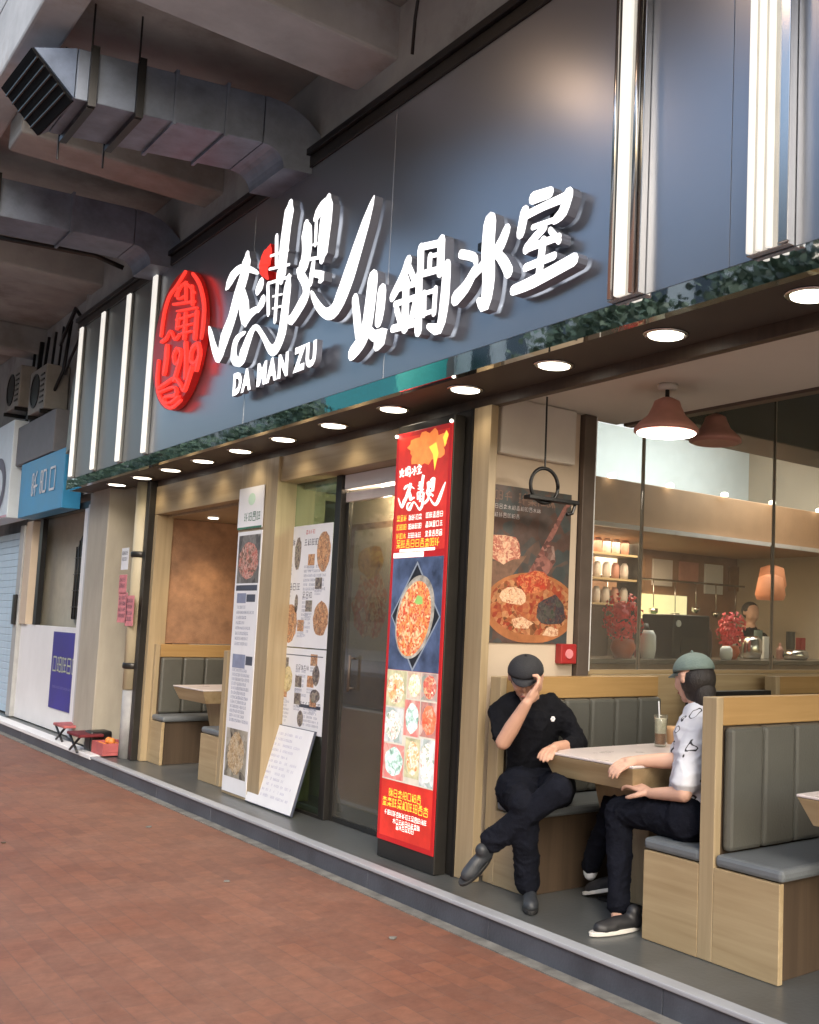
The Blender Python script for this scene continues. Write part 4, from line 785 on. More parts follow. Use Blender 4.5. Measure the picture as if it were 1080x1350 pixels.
b = B(); b.box(3.335, 3.50, 4.93, 4.951, .13, 2.80); single(b, 'post_edge', M['black'], 'thin black edge profile on the right of the dark door post', 'trim')
# cream wall carrying the food poster (runs inward)
b = B(); b.box(3.40, 4.10, 4.86, 4.93, .13, 2.88); single(b, 'cream_wall', M['cream'], 'cream wall behind the man, carrying the large food poster', 'wall', bevel=.003)
b = B(); b.box(3.345, 3.398, 4.76, 4.93, .13, 2.80); single(b, 'oak_corner_strip', M['oakZ'], 'pale oak corner strip from floor to ceiling beside the cream wall', 'trim', bevel=.003)

# ================================================================== NEIGHBOURS on the left
sf = mat('pale_blue_shutter', (.42, .55, .66), .45, var=.08, stretch=(1, 1, .2))
SH = thing('roller_shutter', (3.3, 17, .14), 'pale blue roller shutter at the far left edge', 'shutter')
z = .15
while z < 2.62:
    b = B(); b.box(3.33, 3.35, 15.6, 18.6, z, z + .093); b.build('slat', sf, SH, bevel=.008); z += .095
b = B(); b.box(3.26, 3.40, 15.35, 15.58, .14, 2.68); single(b, 'shutter_post', mat('grey_post', (.35, .36, .36), .5, var=.12), 'grey post between the blue shutter and the white shopfront', 'post', bevel=.005)
b = B(); b.box(3.22, 3.258, 15.4, 15.52, 1.35, 1.75); single(b, 'lock_box', M['black'], 'small dark lock box on the grey post beside the shutter', 'lock box', bevel=.01)
WF = thing('white_shopfront', (3.32, 13.8, .14), 'white boarded shopfront with an opening showing a beige wall and a dark arched grille', 'shopfront')
b = B(); b.box(3.31, 3.35, 12.62, 15.34, .141, 1.36); b.build('lower_board', M['white'], WF, bevel=.004)
b = B(); b.box(3.28, 3.37, 12.42, 12.61, .141, 2.72); b.build('post', M['white'], WF, bevel=.004)
b = B(); b.box(3.28, 3.37, 15.0, 15.34, 1.362, 2.72); b.build('post', M['cream'], WF, bevel=.004)
b = B(); b.box(3.30, 3.36, 14.55, 14.7, 1.362, 2.72); b.build('dark_jamb', M['black'], WF)
b = B(); b.box(3.28, 3.38, 12.42, 15.34, 2.722, 2.80); b.build('head', M['darkmetal'], WF)
b = B(); b.box(3.55, 3.6, 12.2, 15.4, .14, 2.9); b.build('inner_wall', mat('beige_inner', (.42, .40, .33), .7, var=.1), WF)
b = B(); n = 14
prof = [(12.75, 1.45), (13.7, 1.45)] + [(13.225 + .475 * math.cos(PI * k / n), 2.15 + .40 * math.sin(PI * k / n)) for k in range(n + 1)]
prof = prof[:2] + prof[2:][::1]
prof = [(12.75, 1.45)] + [(13.7, 1.45)] + [(13.225 + .475 * math.cos(PI * k / n), 2.12 + .42 * math.sin(PI * k / n)) for k in range(n + 1)]
b.prism([(3.50, y, z) for y, z in prof], (.04, 0, 0)); b.build('arched_opening', M['black'], WF)
b = B()
for k in range(8): b.tube([(3.485, 12.82 + k * .115, 1.46), (3.485, 12.82 + k * .115, 2.3 + .2 * math.sin(PI * (k + .5) / 8))], .008, 6)
for z in (1.6, 1.8, 2.0, 2.2): b.tube([(3.482, 12.76, z), (3.482, 13.68, z)], .007, 6)
b.build('grille_bars', M['darkmetal'], WF, smooth=True)
PP = thing('purple_poster', (3.30, 13.4, .45), 'dark blue purple poster with a lime word, on the white lower board', 'poster')
pn = Panel((3.302, 13.62, .40), (0, -1, 0), (0, 0, 1), (-1, 0, 0)); b = B(); pn.slab(b, 0, 0, 1.22, .90, -.001, .001); b.build('sheet', mat('purple_print', (.045, .04, .26), .5, var=.2, scale=2), PP)
rng = random.Random(2); glyph_parts(pn, .06, .42, .2, 5, rng, mat('lime_print', (.42, .48, .3), .5), PP, .03)
b = B(); pn.row(b, .12, .95, .24, .03, rng, .002, .02); b.build('print', mat('lilac_print', (.18, .18, .42), .5), PP)
b = B(); b.box(3.22, 3.55, 11.5, 12.2, .14, 2.9); single(b, 'stone_pilaster', mat('beige_pilaster', (.36, .33, .27), .65, var=.12, stretch=(1, 1, .3)), 'beige stone pilaster between the white shopfront and the dark gap', 'pilaster', bevel=.01)
b = B(); b.box(3.26, 3.5, 12.2, 12.4, .14, 2.75); single(b, 'grey_upright', mat('pale_grey_upright', (.45, .46, .46), .55, var=.1), 'pale grey upright beside the beige pilaster', 'post', bevel=.005)
BS = thing('blue_sign', (3.1, 13.7, 2.68), 'blue sign board with pale characters just left of the restaurant fascia', 'sign')
b = B(); b.box(3.06, 3.26, 12.75, 14.85, 2.72, 3.42); b.build('board', mat('sky_blue_board', (.035, .26, .50), .4, var=.12, scale=2), BS, bevel=.008)
pn = Panel((3.055, 14.8, 2.74), (0, -1, 0), (0, 0, 1), (-1, 0, 0)); rng = random.Random(4); glyph_parts(pn, .6, .2, .32, 3, rng, M['paper'], BS, .3)
WS = thing('white_sign', (3.1, 16, 2.7), 'white sign box with large dark round lettering at the far left edge', 'sign')
b = B(); b.box(3.0, 3.26, 15.2, 18.5, 2.75, 4.06); b.build('box', mat('bluish_white_box', (.62, .70, .76), .5, var=.05), WS, bevel=.01)
b = B()
for cy in (15.85, 17.0): 
    for k in range(22):
        a0, a1 = 2 * PI * k / 28 + .5, 2 * PI * (k + 1) / 28 + .5
        b.add([(2.994, cy + r_ * math.cos(a) * .45, 3.22 + r_ * math.sin(a) * .38) for a, r_ in ((a0, 1), (a1, 1), (a1, .6), (a0, .6))], [(0, 1, 2, 3)])
b.build('lettering', mat('plum_print', (.10, .08, .12), .5), WS)
b = B(); b.box(2.997, 2.999, 15.22, 18.4, 2.76, 2.79); b.build('lower_line', mat('pink_line', (.5, .3, .36), .5), WS)
b = B(); b.box(3.05, 3.28, 13.3, 15.18, 3.43, 3.95); single(b, 'grey_cabinet', mat('grey_cabinet', (.17, .17, .18), .6, var=.12), 'grey box panel above the blue sign', 'panel', bevel=.01)
for i, (y, z, lab) in enumerate([(14.2, 4.02, 'outdoor air conditioner on the ledge above the blue sign'), (15.6, 4.25, 'outdoor air conditioner standing behind the white sign box')]):
    t = thing('air_conditioner', (3.15, y, z), lab, 'air conditioner', 'air conditioners above the neighbouring signs')
    b = B(); b.box(3.02, 3.29, y - .4, y + .4, z, z + .56); b.build('case', mat('ac_case', (.26, .25, .23), .6, var=.15), t, bevel=.015)
    b = B(); b.lathe((3.02, y + .08, z + .28), [(.22, 0), (.22, -.012), (.19, -.012), (.19, -.004), (.05, -.006)], 24, (1, 0, 0)); b.build('fan_grille', M['black'], t)
    b = B()
    for k in range(6): b.box(3.008, 3.0185, y - .37, y - .2, z + .08 + k * .07, z + .1 + k * .07)
    b.build('vent_slats', M['black'], t)
    b = B(); b.box(3.0, 3.3, y - .33, y - .29, z - .05, z - .002); b.build('bracket', M['black'], t); b = B(); b.box(3.0, 3.3, y + .29, y + .33, z - .05, z - .002); b.build('bracket', M['black'], t)
b = B(); rng = random.Random(8)
for k in range(9):
    y = 12.5 + k * .35; zz = rng.uniform(3.6, 4.9); b.tube([(3.2, y, 5.1), (3.18, y + .1, zz + .3), (3.12, y + .3, zz), (3.2, y + .8, zz + rng.uniform(-.1, .3))], rng.uniform(.012, .03), 7)
single(b, 'wall_cables', M['black'], 'tangle of dark pipes and cables on the wall above the blue sign', 'cables', smooth=True)
b = B(); b.hexa([(3.0, 12.16, 3.4), (3.28, 12.16, 3.4), (3.28, 12.5, 3.3), (3.0, 12.5, 3.3)], [(3.0, 12.16, 4.5), (3.28, 12.16, 4.5), (3.28, 12.45, 4.1), (3.0, 12.45, 4.1)])
single(b, 'side_flashing', mat('olive_grey_flashing', (.24, .27, .24), .5, var=.2), 'olive grey metal flashing at the left end of the fascia', 'flashing', bevel=.005)
# offerings stools at the step
for i, (x, y, lab) in enumerate([(3.22, 12.3, 'low folding stool with a faded red cloth top, left of the pair'), (3.12, 11.35, 'low folding stool with a dark red top, in front of the beige pilaster')]):
    t = thing('folding_stool', (x, y, .14 if i == 0 else .0), lab, 'stool', 'low stools by the neighbouring step'); z0 = .14 if i == 0 else .141
    b = B(); b.box(x - .12, x + .12, y - .22, y + .22, z0 + .15, z0 + .18); b.build('seat', mat('faded_red_top' if i == 0 else 'dark_red_top', (.38, .10, .10) if i == 0 else (.12, .01, .015), .6, var=.3), t, bevel=.008)
    for sx in (-.1, .1):
        for sy in (-.18, .18):
            b = B(); b.tube([(x + sx, y + sy, z0 + .15), (x + sx, y - sy * .75, z0)], .012, 8); b.build('leg', M['black'], t, smooth=True)
t = thing('orange_box', (3.22, 10.95, .14), 'small red trimmed box of oranges on the floor by the drain pipe', 'box')
b = B(); b.box(3.14, 3.38, 10.80, 11.18, .141, .17); b.box(3.14, 3.155, 10.80, 11.18, .171, .26); b.box(3.365, 3.38, 10.80, 11.18, .171, .26); b.box(3.156, 3.364, 10.80, 10.815, .171, .26); b.box(3.156, 3.364, 11.165, 11.18, .171, .26); b.build('tray', mat('pink_red_tray', (.42, .10, .10), .6, var=.2), t, bevel=.003)
om = mat('orange_peel', (.72, .24, .05), .45, var=.15, bump=.3, bscale=120)
for i in range(10):
    b = B(); b.ball((3.20 + .06 * (i % 3), 10.86 + .085 * (i // 3) + .01 * (i % 2), .215 + (.05 if i in (4, 7) else 0)), .036, 12, 8); b.build('orange', om, t, smooth=True)
b = B(); b.box(3.13, 3.34, 11.2, 11.42, .141, .34); single(b, 'black_bin', M['black'], 'small black bin between the stool and the box of oranges', 'bin', bevel=.02)

# ================================================================== BOOTHS on the right
bench('booth_bench', 'oak bench with grey channel padded back behind the man in black', 3.42, 4.66, 4.665, 4.76, [(4.33, -1)])
bench('booth_bench', 'oak double bench whose tall end post hides the back of the person in white', 3.42, 6.2, 3.06, 3.145, [(2.70, -1), (3.49, 1)], pads=12)
bench('booth_bench', 'inner oak bench with amber rail showing beyond the top of the double bench', 5.75, 8.2, 4.60, 4.70, [(4.2, -1)], pads=8)
table('booth_table', 'pale topped table between the two seated people', 3.40, 4.62, 3.56, 4.255, .9)
table('booth_table', 'pale table of which only a corner shows at the right edge', 3.44, 4.7, 1.8, 2.64, .9)
# inner seat beyond
t = thing('side_chair', (5.2, 4.35, .13), 'grey seat back with a black frame beyond the drink glass', 'chair')
b = B(); b.box(4.95, 5.7, 4.62, 4.66, .72, 1.12); b.build('backrest', mat('grey_back_panel', (.22, .22, .23), .5, var=.1), t, bevel=.01)
b = B(); b.box(4.91, 4.948, 4.60, 4.67, .55, 1.16); b.box(4.95, 5.7, 4.60, 4.67, 1.121, 1.16); b.build('frame', M['black'], t, bevel=.004)
b = B(); b.box(4.93, 5.7, 4.2, 4.60, .55, .62); b.build('seat', M['seatleather'], t, bevel=.01)
for x in (4.96, 5.66):
    b = B(); b.box(x - .015, x + .015, 4.22, 4.25, .13, .549); b.build('leg', M['black'], t)
    b = B(); b.box(x - .015, x + .015, 4.62, 4.65, .13, .549); b.build('leg', M['black'], t)
# iced drink
t = thing('iced_drink', (4.12, 4.10, .901), 'tall glass of iced milk tea with a straw on the table', 'drink glass')
b = B(); b.lathe((4.12, 4.10, .902), [(.030, 0), (.034, .01), (.036, .12), (.040, .175), (.0385, .175), (.034, .12), (.03, .014), (.0, .012)], 24); b.build('glass', M['glass'], t, smooth=True)
b = B(); b.lathe((4.12, 4.10, .915), [(.028, 0), (.032, .06)], 20); b.build('drink', mat('tea_amber', (.32, .12, .03), .3), t)
b = B(); b.lathe((4.12, 4.10, .976), [(.0322, 0), (.0335, .08)], 20); b.build('milk_froth', mat('milk_froth', (.62, .54, .42), .6, var=.15, scale=30), t)
b = B(); b.tube([(4.12, 4.10, .93), (4.13, 4.13, 1.15)], .004, 8); b.build('straw', M['white'], t)
b = B(); b.lathe((4.3, 4.18, .901), [(.03, 0), (.035, .08), (.036, .1)], 16); single(b, 'tissue_cup', mat('tan_cup', (.5, .3, .15), .6), 'small tan cup at the inner end of the table', 'cup', smooth=True)
# pendant lamps
pl = thing('pendant_lamp', (3.9, 3.9, 2.87), 'copper red pendant lamp with a glowing white disc over the table', 'pendant lamp')
b = B(); b.lathe((3.9, 3.9, 2.615), [(.178, 0), (.176, .02), (.15, .05), (.105, .09), (.08, .14), (.07, .17), (.03, .19)], 36); b.build('shade', M['copper'], pl, smooth=True)
b = B(); b.lathe((3.9, 3.9, 2.604), [(.155, 0), (.162, .006)], 36); b.build('diffuser', M['pendant_glow'], pl)
b = B(); b.lathe((3.9, 3.9, 2.85), [(.05, 0), (.055, .01), (.055, .028)], 20); b.build('ceiling_rose', M['ceil'], pl, smooth=True)
b = B(); b.tube([(3.9, 3.9, 2.80), (3.9, 3.9, 2.852)], .012, 8); b.build('cord', M['black'], pl)
lamp('pendant_beam', 'AREA', (3.9, 3.9, 2.598), 6, (1, .88, .72), .3, (0, 0, 0), parent=pl)
q2 = copy_tree(pl, None, (5.12, 4.65, 3.085), 'second copper red pendant lamp, unlit, half hidden right of the first')
for ch_ in [x for x in COL.objects if x.parent == q2]:
    if ch_.type == 'LIGHT': bpy.data.objects.remove(ch_)
    elif ch_.name.startswith('diffuser'): ch_.data = ch_.data.copy(); ch_.data.materials[0] = M['copper']
    elif ch_.name.startswith('ceiling_rose'): ch_.location.z += .42
    elif ch_.name.startswith('cord'): ch_.scale.z = 1; ch_.data = ch_.data.copy(); [setattr(v.co, 'z', v.co.z + .42) for v in ch_.data.vertices if v.co.z > -.03]
# hanging ring with tray
t = thing('hanging_ring', (3.62, 4.6, 2.87), 'black ring and flat hook bar hanging on a cord in front of the food poster', 'hanger')
b = B(); b.tube([(3.62, 4.6, 2.868), (3.625, 4.6, 2.45)], .006, 6); b.build('cord', M['black'], t)
b = B(); b.tube([(3.625 + .1 * math.cos(a), 4.6, 2.35 + .1 * math.sin(a)) for a in [PI * 2 * k / 28 for k in range(29)]], .011, 8); b.build('ring', M['black'], t, smooth=True)
b = B(); b.box(3.50, 3.87, 4.57, 4.63, 2.262, 2.285); b.build('bar', M['black'], t, bevel=.004)
b = B(); b.tube([(3.86, 4.6, 2.262), (3.84, 4.6, 2.21), (3.80, 4.6, 2.20)], .01, 8); b.build('hook', M['black'], t)

# ceiling over the booths, partition
b = B(); b.box(3.422, 4.465, -3, 4.93, 2.88, 2.93); single(b, 'booth_ceiling', M['ceil'], 'plain ceiling over the booths', 'ceiling'); bpy.data.objects['booth_ceiling'].pop('category'); bpy.data.objects['booth_ceiling']['kind'] = 'structure'
b = B(); b.box(4.54, 9.5, -3, 4.93, 3.52, 3.56); b.build('inner_ceiling', M['ceil'], kind='structure')
b = B(); b.box(4.467, 4.537, -3, 4.86, 2.862, 3.56); b.build('ceiling_step', M['brownmetal'], kind='structure')
b = B(); b.box(3.45, 4.02, 4.80, 4.858, 2.54, 2.878); single(b, 'wall_air_unit', mat('air_unit_white', (.6, .56, .5), .6, var=.04), 'pale boxed bulkhead high on the cream wall, above the food poster', 'bulkhead', bevel=.01)
b = B(); b.box(4.105, 4.20, 4.82, 4.93, .13, 2.878); single(b, 'partition_post', M['brownmetal'], 'dark brown post between the cream wall and the glass partition', 'post', bevel=.003)
GP = thing('glass_partition', (5.5, 4.9, 1.3), 'tall clear glass partition of three panes in front of the kitchen', 'glass partition')
for x0, x1 in ((4.235, 4.672), (4.678, 6.035), (6.041, 7.6), (7.606, 9.2)):
    b = B(); b.box(x0, x1, 4.875, 4.885, 1.29, 2.86 if x0 < 4.5 else 3.48); b.build('pane', M['glass'], GP)
b = B(); b.box(4.54, 4.672, 4.87, 4.89, 2.88, 3.48); b.build('top_pane', M['glass'], GP)
for x in (4.675, 6.038, 7.603):
    b = B(); b.box(x - .006, x + .006, 4.868, 4.892, 1.29, 3.48); b.build('joint_strip', M['chrome'], GP)
b = B(); b.box(4.205, 4.233, 4.85, 4.91, 1.28, 2.878); b.build('edge_post', M['white'], GP)
b = B(); b.box(4.54, 9.2, 4.865, 4.895, 3.482, 3.518); b.build('channel', M['oakX'], GP); b = B(); b.box(4.235, 9.2, 4.86, 4.90, 1.262, 1.288); b.build('channel', M['oakX'], GP)
b = B(); b.box(4.205, 9.2, 4.80, 4.95, .13, 1.26); b.build('dwarf_wall', M['oakX'], GP, bevel=.004)
# food poster
FP = thing('food_poster', (3.72, 4.85, 1.44), 'large dark framed poster of a red hotpot and ladle on the cream wall', 'poster')
pn = Panel((3.412, 4.852, 1.442), (1, 0, 0), (0, 0, 1), (0, -1, 0)); W_, H_ = .63, .92
b = B(); pn.slab(b, 0, 0, W_, H_, -.007, .001); b.build('sheet', food('slate_poster_print', [(.05, .035, .03), (.09, .05, .04), (.05, .06, .06), (.13, .07, .05)], 6, seed=2), FP, bevel=.001)
rng = random.Random(31)
b = B(); pn.poly(b, [(0, .28), (.2, .4), (.3, .52), (0, .46)], .0014); b.build('board_print', mat('board_print', (.16, .09, .06), .5, var=.4, scale=12), FP)
b = B(); pn.disc(b, .13, .55, .13, .085, .0018, 20, .12, rng); b.build('meat_print', food('meat_print', [(.5, .2, .12), (.65, .42, .28), (.35, .1, .07), (.6, .3, .2)], 30, seed=9), FP)
b = B(); pn.poly(b, [(.34, .46), (.38, .44), (.6, .83), (.63, .86), (.63, .9), (.57, .84)], .0018); pn.poly(b, [(.30, .40), (.42, .36), (.52, .5), (.5, .6), (.42, .58)], .0017); b.build('ladle_print', food('ladle_print', [(.16, .06, .05), (.28, .12, .1), (.09, .04, .035), (.3, .2, .17)], 12, seed=4), FP)
def half_disc(pn, b, cu, cv, ru, rv, l, umin, umax, vmin, n=48):
    pn.poly(b, [(min(max(cu + ru * math.cos(2 * PI * k / n), umin), umax), max(cv + rv * math.sin(2 * PI * k / n), vmin)) for k in range(n)], l)
b = B(); half_disc(pn, b, .35, .21, .35, .21, .0022, 0, W_, .005); b.build('pot_rim_print', mat('pot_rim_print', (.34, .13, .05), .4, var=.3, scale=10), FP)
b = B(); half_disc(pn, b, .35, .225, .315, .175, .0026, .02, W_, .01); b.build('soup_print', food('soup_print', [(.32, .05, .015), (.36, .13, .05), (.26, .035, .015), (.42, .2, .09), (.12, .04, .015), (.34, .09, .03)], 15, seed=6), FP)
b = B(); pn.disc(b, .5, .2, .11, .09, .003, 14, .15, rng); b.build('greens_print', food('greens_print', [(.03, .05, .03), (.08, .07, .06), (.04, .03, .04), (.15, .05, .03)], 30, seed=3), FP)
b = B(); pn.disc(b, .36, .36, .12, .07, .003, 12, .2, rng); b.build('chilli_print', food('chilli_print', [(.5, .05, .02), (.35, .04, .02), (.55, .2, .08), (.25, .04, .02)], 30, seed=2), FP)
_fm = food('morsel_print', [(.6, .35, .2), (.65, .45, .3), (.4, .15, .07)], 40, seed=8); b = B(); pn.disc(b, .22, .27, .09, .05, .003, 12, .25, rng); b.build('morsel_print', _fm, FP); b = B(); pn.disc(b, .28, .12, .08, .03, .003, 12, .25, rng); b.build('morsel_print', _fm, FP); b = B(); pn.disc(b, .5, .07, .06, .03, .003, 12, .25, rng); b.build('morsel_print', _fm, FP)
b = B(); pn.row(b, .05, .2, .83, .06, rng, .002); pn.row(b, .22, .5, .82, .07, rng, .002, .02); b.build('heading', mat('brown_heading', (.2, .12, .09), .6), FP)
b = B(); pn.row(b, .05, .42, .78, .028, rng, .002); pn.row(b, .05, .26, .73, .028, rng, .002); b.build('print', mat('grey_print', (.42, .38, .38), .6), FP)
fa = thing('fire_alarm', (4.02, 4.85, 1.38), 'small red fire alarm box on the cream wall below the poster', 'fire alarm')
b = B(); b.box(3.96, 4.085, 4.80, 4.859, 1.325, 1.445); b.build('box', M['red'], fa, bevel=.008)
b = B(); b.lathe((4.022, 4.799, 1.385), [(.03, 0), (.028, -.006)], 20, (0, 1, 0)); b.build('push_disc', M['pinkpaper'], fa)

# ================================================================== KITCHEN seen through the glass
b = B(); b.box(3.9, 12, 8.05, 8.15, .13, 3.8); b.build('kitchen_back_wall', mat('kitchen_wall', (.30, .17, .11), .5, var=.2, scale=3), kind='structure')
b = B(); b.box(3.9, 3.98, 4.95, 9.2, .13, 3.8); b.build('kitchen_side_wall', M['cream'], kind='structure')
b = B(); b.box(3.9, 12, 4.95, 8.2, 3.72, 3.78); b.build('kitchen_ceiling', M['whitewall'], kind='structure')
b = B(); b.box(9.3, 9.4, -3, 9.2, .13, 3.8); b.build('dining_end_wall', M['cream'], kind='structure')
BK = thing('kitchen_bulkhead', (7, 6.7, 2.4), 'warm beige bulkhead with small spotlights over the kitchen counter', 'bulkhead')
b = B(); b.box(4.0, 12, 6.6, 8.0, 2.43, 2.86); b.build('box', mat('beige_bulkhead', (.44, .25, .14), .6, var=.1), BK, bevel=.006)
b = B(); b.box(4.0, 12, 7.9, 8.0, 2.862, 3.715); b.build('upper_wall', M['whitewall'], BK)
lamp('upper_room_light', 'AREA', (7.5, 6.9, 3.66), 34, (.85, .95, 1.), 2.2, (math.radians(25), 0, 0), parent=BK)
b = B(); b.box(4.0, 12, 6.56, 6.598, 2.43, 2.47); b.build('lower_lip', M['tabletop'], BK)
for px_ in (5.9, 6.62, 7.36, 8.08, 8.85):
    b = B(); b.lathe((px_, 6.55, 2.855), [(.035, 0), (.035, .03), (.012, .04)], 16); b.build('spot_lamp', M['disc'], BK, smooth=True)
lamp('kitchen_work_light', 'AREA', (8.2, 5.9, 3.3), 8, (1, .85, .7), 1.6, (0, 0, 0), parent=BK)
lamp('counter_light', 'AREA', (6.9, 7.3, 2.40), 22, (1, .74, .5), 1.6, (0, 0, 0), parent=BK)
b = B(); b.hexa([(5.2, 5.0, 3.03), (9.2, 5.0, 3.03), (9.2, 5.5, 3.03), (5.2, 5.5, 3.03)], [(5.2, 5.0, 3.7), (9.2, 5.0, 3.7), (9.2, 5.5, 3.7), (5.2, 5.5, 3.7)]); single(b, 'extractor_hood', mat('dark_green_metal', (.035, .05, .045), .4, .3, var=.2), 'large dark metal extractor hood behind the glass at upper right', 'extractor hood', bevel=.01)
KC = thing('kitchen_counter', (6.8, 6.5, .13), 'long kitchen counter behind the glass partition', 'counter')
b = B(); b.box(4.6, 9.2, 6.2, 6.9, .13, 1.27); b.build('body', mat('brown_counter', (.20, .13, .08), .5, var=.2, scale=3), KC, bevel=.005)
b = B(); b.box(4.6, 9.2, 6.16, 6.92, 1.273, 1.31); b.build('top', mat('dark_counter_top', (.13, .11, .09), .25, var=.2), KC, bevel=.004)
rng = random.Random(6)
# red flower arrangements
rm = mat('red_petals', (.75, .02, .02), .5, var=.4, scale=20)
for i, (cx, cy, cz, s_, lab) in enumerate([(6.0, 6.45, 1.31, 1.0, 'big red paper flower arrangement on the counter behind the first pane'), (7.35, 6.42, 1.31, .8, 'red and pink flower arrangement on the counter near the middle of the glass')]):
    t = thing('red_flowers', (cx, cy, cz), lab, 'flower arrangement', 'red flower arrangements on the counter')
    b = B(); b.lathe((cx, cy, cz), [(.07 * s_, 0), (.11 * s_, .08 * s_), (.09 * s_, .16 * s_)], 20); b.build('pot', mat('amber_pot', (.5, .1, .03), .35, var=.2), t, smooth=True)
    b = B()
    for k in range(220):
        d = Vector((rng.gauss(0, 1), rng.gauss(0, 1), rng.gauss(0, 1))).normalized(); p = Vector((cx, cy, cz + .34 * s_)) + Vector((d.x * .2, d.y * .15, d.z * .21)) * s_ * rng.uniform(.6, 1)
        a = d.orthogonal().normalized() * .035 * s_; c_ = d.cross(a); e = d * .02
        b.add([p - a, p + c_ * .5 + e, p + a, p - c_ * .5 + e], [(0, 1, 2, 3)])
    b.build('petals', rm if i == 0 else mat('pink_red_petals', (.75, .08, .09), .5, var=.5, scale=25), t)
mach = thing('coffee_machine', (6.85, 6.5, 1.31), 'black box shaped machine on the kitchen counter', 'machine')
b = B(); b.box(6.5, 6.98, 6.35, 6.75, 1.312, 1.70); b.build('case', M['black'], mach, bevel=.015)
b = B(); b.lathe((6.56, 6.345, 1.62), [(.03, 0), (.03, -.01)], 16, (0, 1, 0)); b.build('dial', M['white'], mach)
b = B(); b.box(6.6, 6.9, 6.34, 6.349, 1.36, 1.5); b.build('panel', M['darkmetal'], mach)
for i, (x, y, r_, h_, mm, nm) in enumerate([(6.25, 6.4, .07, .24, 'white', 'white jug on the counter right of the red flowers'), (7.05, 6.5, .09, .30, 'darkmetal', 'dark pot on the counter beside the black machine'), (7.75, 6.5, .1, .22, 'chrome', 'steel pot towards the right end of the counter'), (8.3, 6.4, .13, .1, 'chrome', 'steel bowl on the counter at the right'), (7.15, 6.3, .06, .12, 'white', 'small white bowl in front of the dark pot'), (6.4, 6.6, .05, .3, 'darkmetal', 'slim dark bottle behind the white jug')]):
    b = B(); b.lathe((x, y, 1.312), [(r_ * .8, 0), (r_, h_ * .3), (r_ * .95, h_ * .8), (r_ * .6, h_)], 20); single(b, 'counter_vessel', M[mm], nm, 'vessel', 'vessels on the kitchen counter', smooth=True)
ORD = 'one two three four five six seven eight nine ten eleven twelve thirteen fourteen fifteen sixteen seventeen eighteen nineteen twenty twenty-one twenty-two twenty-three twenty-four twenty-five twenty-six'.split()
for i in range(26):
    x = 4.75 + i * .165 + rng.uniform(-.03, .03); y = 6.68 + rng.uniform(-.06, .12); h_ = rng.choice((.1, .16, .22, .28, .34)); r_ = rng.uniform(.03, .065)
    if 5.75 < x < 6.2 or 6.4 < x < 7.05: continue
    b = B()
    if i % 3 == 0: b.box(x - r_, x + r_, y - r_, y + r_, 1.312, 1.312 + h_)
    elif i % 3 == 1: b.lathe((x, y, 1.312), [(r_, 0), (r_, h_ * .6), (r_ * .4, h_ * .78), (r_ * .35, h_)], 14)
    else: b.lathe((x, y, 1.312), [(r_ * .7, 0), (r_, h_ * .5), (r_, h_)], 14)
    single(b, 'counter_item', [M['white'], M['copper'], M['darkmetal'], M['red'], M['cream'], M['chrome'], M['capgrey']][i % 7], '%s %s at the back of the kitchen counter, number %s from the left' % (['white', 'copper', 'dark metal', 'red', 'cream', 'steel', 'grey'][i % 7], ['box', 'bottle', 'cup'][i % 3], ORD[min(i, 25)]), 'kitchen item', 'small items at the back of the counter', bevel=.003)
for i in range(9):
    x = 6.2 + i * .42; b = B(); b.box(x, x + .3, 8.02, 8.045, 2.0 + .05 * (i % 3), 2.34); single(b, 'wall_notice', [M['tabletop'], M['copper'], M['paper'], M['brownwall']][i % 4], ['pale', 'coppery', 'white', 'brown'][i % 4] + ' notice on the back wall of the kitchen, number %s from the left' % ORD[i], 'notice', 'notices on the kitchen back wall')
b = B(); b.tube([(5.2, 7.85, 2.1), (9.2, 7.85, 2.1)], .012, 8); rl = single(b, 'utensil_rail', M['chrome'], 'thin steel rail with hanging ladles at the back of the kitchen', 'rail', smooth=True)
for i in range(12):
    x = 5.4 + i * .33; b = B(); b.tube([(x, 7.84, 2.09), (x, 7.83, 1.84 - .04 * (i % 3))], .006, 6); b.lathe((x, 7.83, 1.76 - .04 * (i % 3)), [(.02, 0), (.05, .03), (.05, .07)], 12); b.build('ladle', M['chrome'], rl, smooth=True)
# shelf with glasses
t = thing('glass_shelf', (5.9, 7.4, 1.7), 'shelf rack of glasses and jars at the left behind the glass', 'shelf')
for z in (1.78, 2.02, 2.26):
    b = B(); b.box(5.85, 6.95, 7.3, 7.6, z, z + .02); b.build('shelf_board', M['oakX'], t)
    for k in range(9):
        b = B(); x = 5.93 + k * .12; b.lathe((x, 7.42, z + .021), [(.035, 0), (.042, .06), (.038, .13), (.02, .16)], 12); b.build('jar', M['tabletop'] if (k + int(z * 10)) % 3 else M['copper'], t, smooth=True)
for x in (5.83, 6.96):
    b = B(); b.box(x, x + .02, 7.3, 7.6, .13, 2.4); b.build('upright', M['darkmetal'], t)
b = B(); b.box(7.35, 8.4, 8.0, 8.045, 1.5, 1.95); single(b, 'lit_pass_window', lampmat('pass_window_glow', (.95, .85, .5), .4), 'bright yellow lit serving hatch at the back of the kitchen', 'hatch')
b = B(); b.box(7.5, 8.3, 7.6, 7.85, 1.2, 1.66); single(b, 'green_crate', mat('green_crate', (.10, .22, .05), .5, var=.3), 'green crate in front of the lit hatch', 'crate', bevel=.01)
b = B(); b.box(6.95, 7.3, 7.7, 8.0, .13, 1.95); single(b, 'dark_cabinet', M['darkwood'], 'dark cabinet at the back of the kitchen', 'cabinet', bevel=.01)
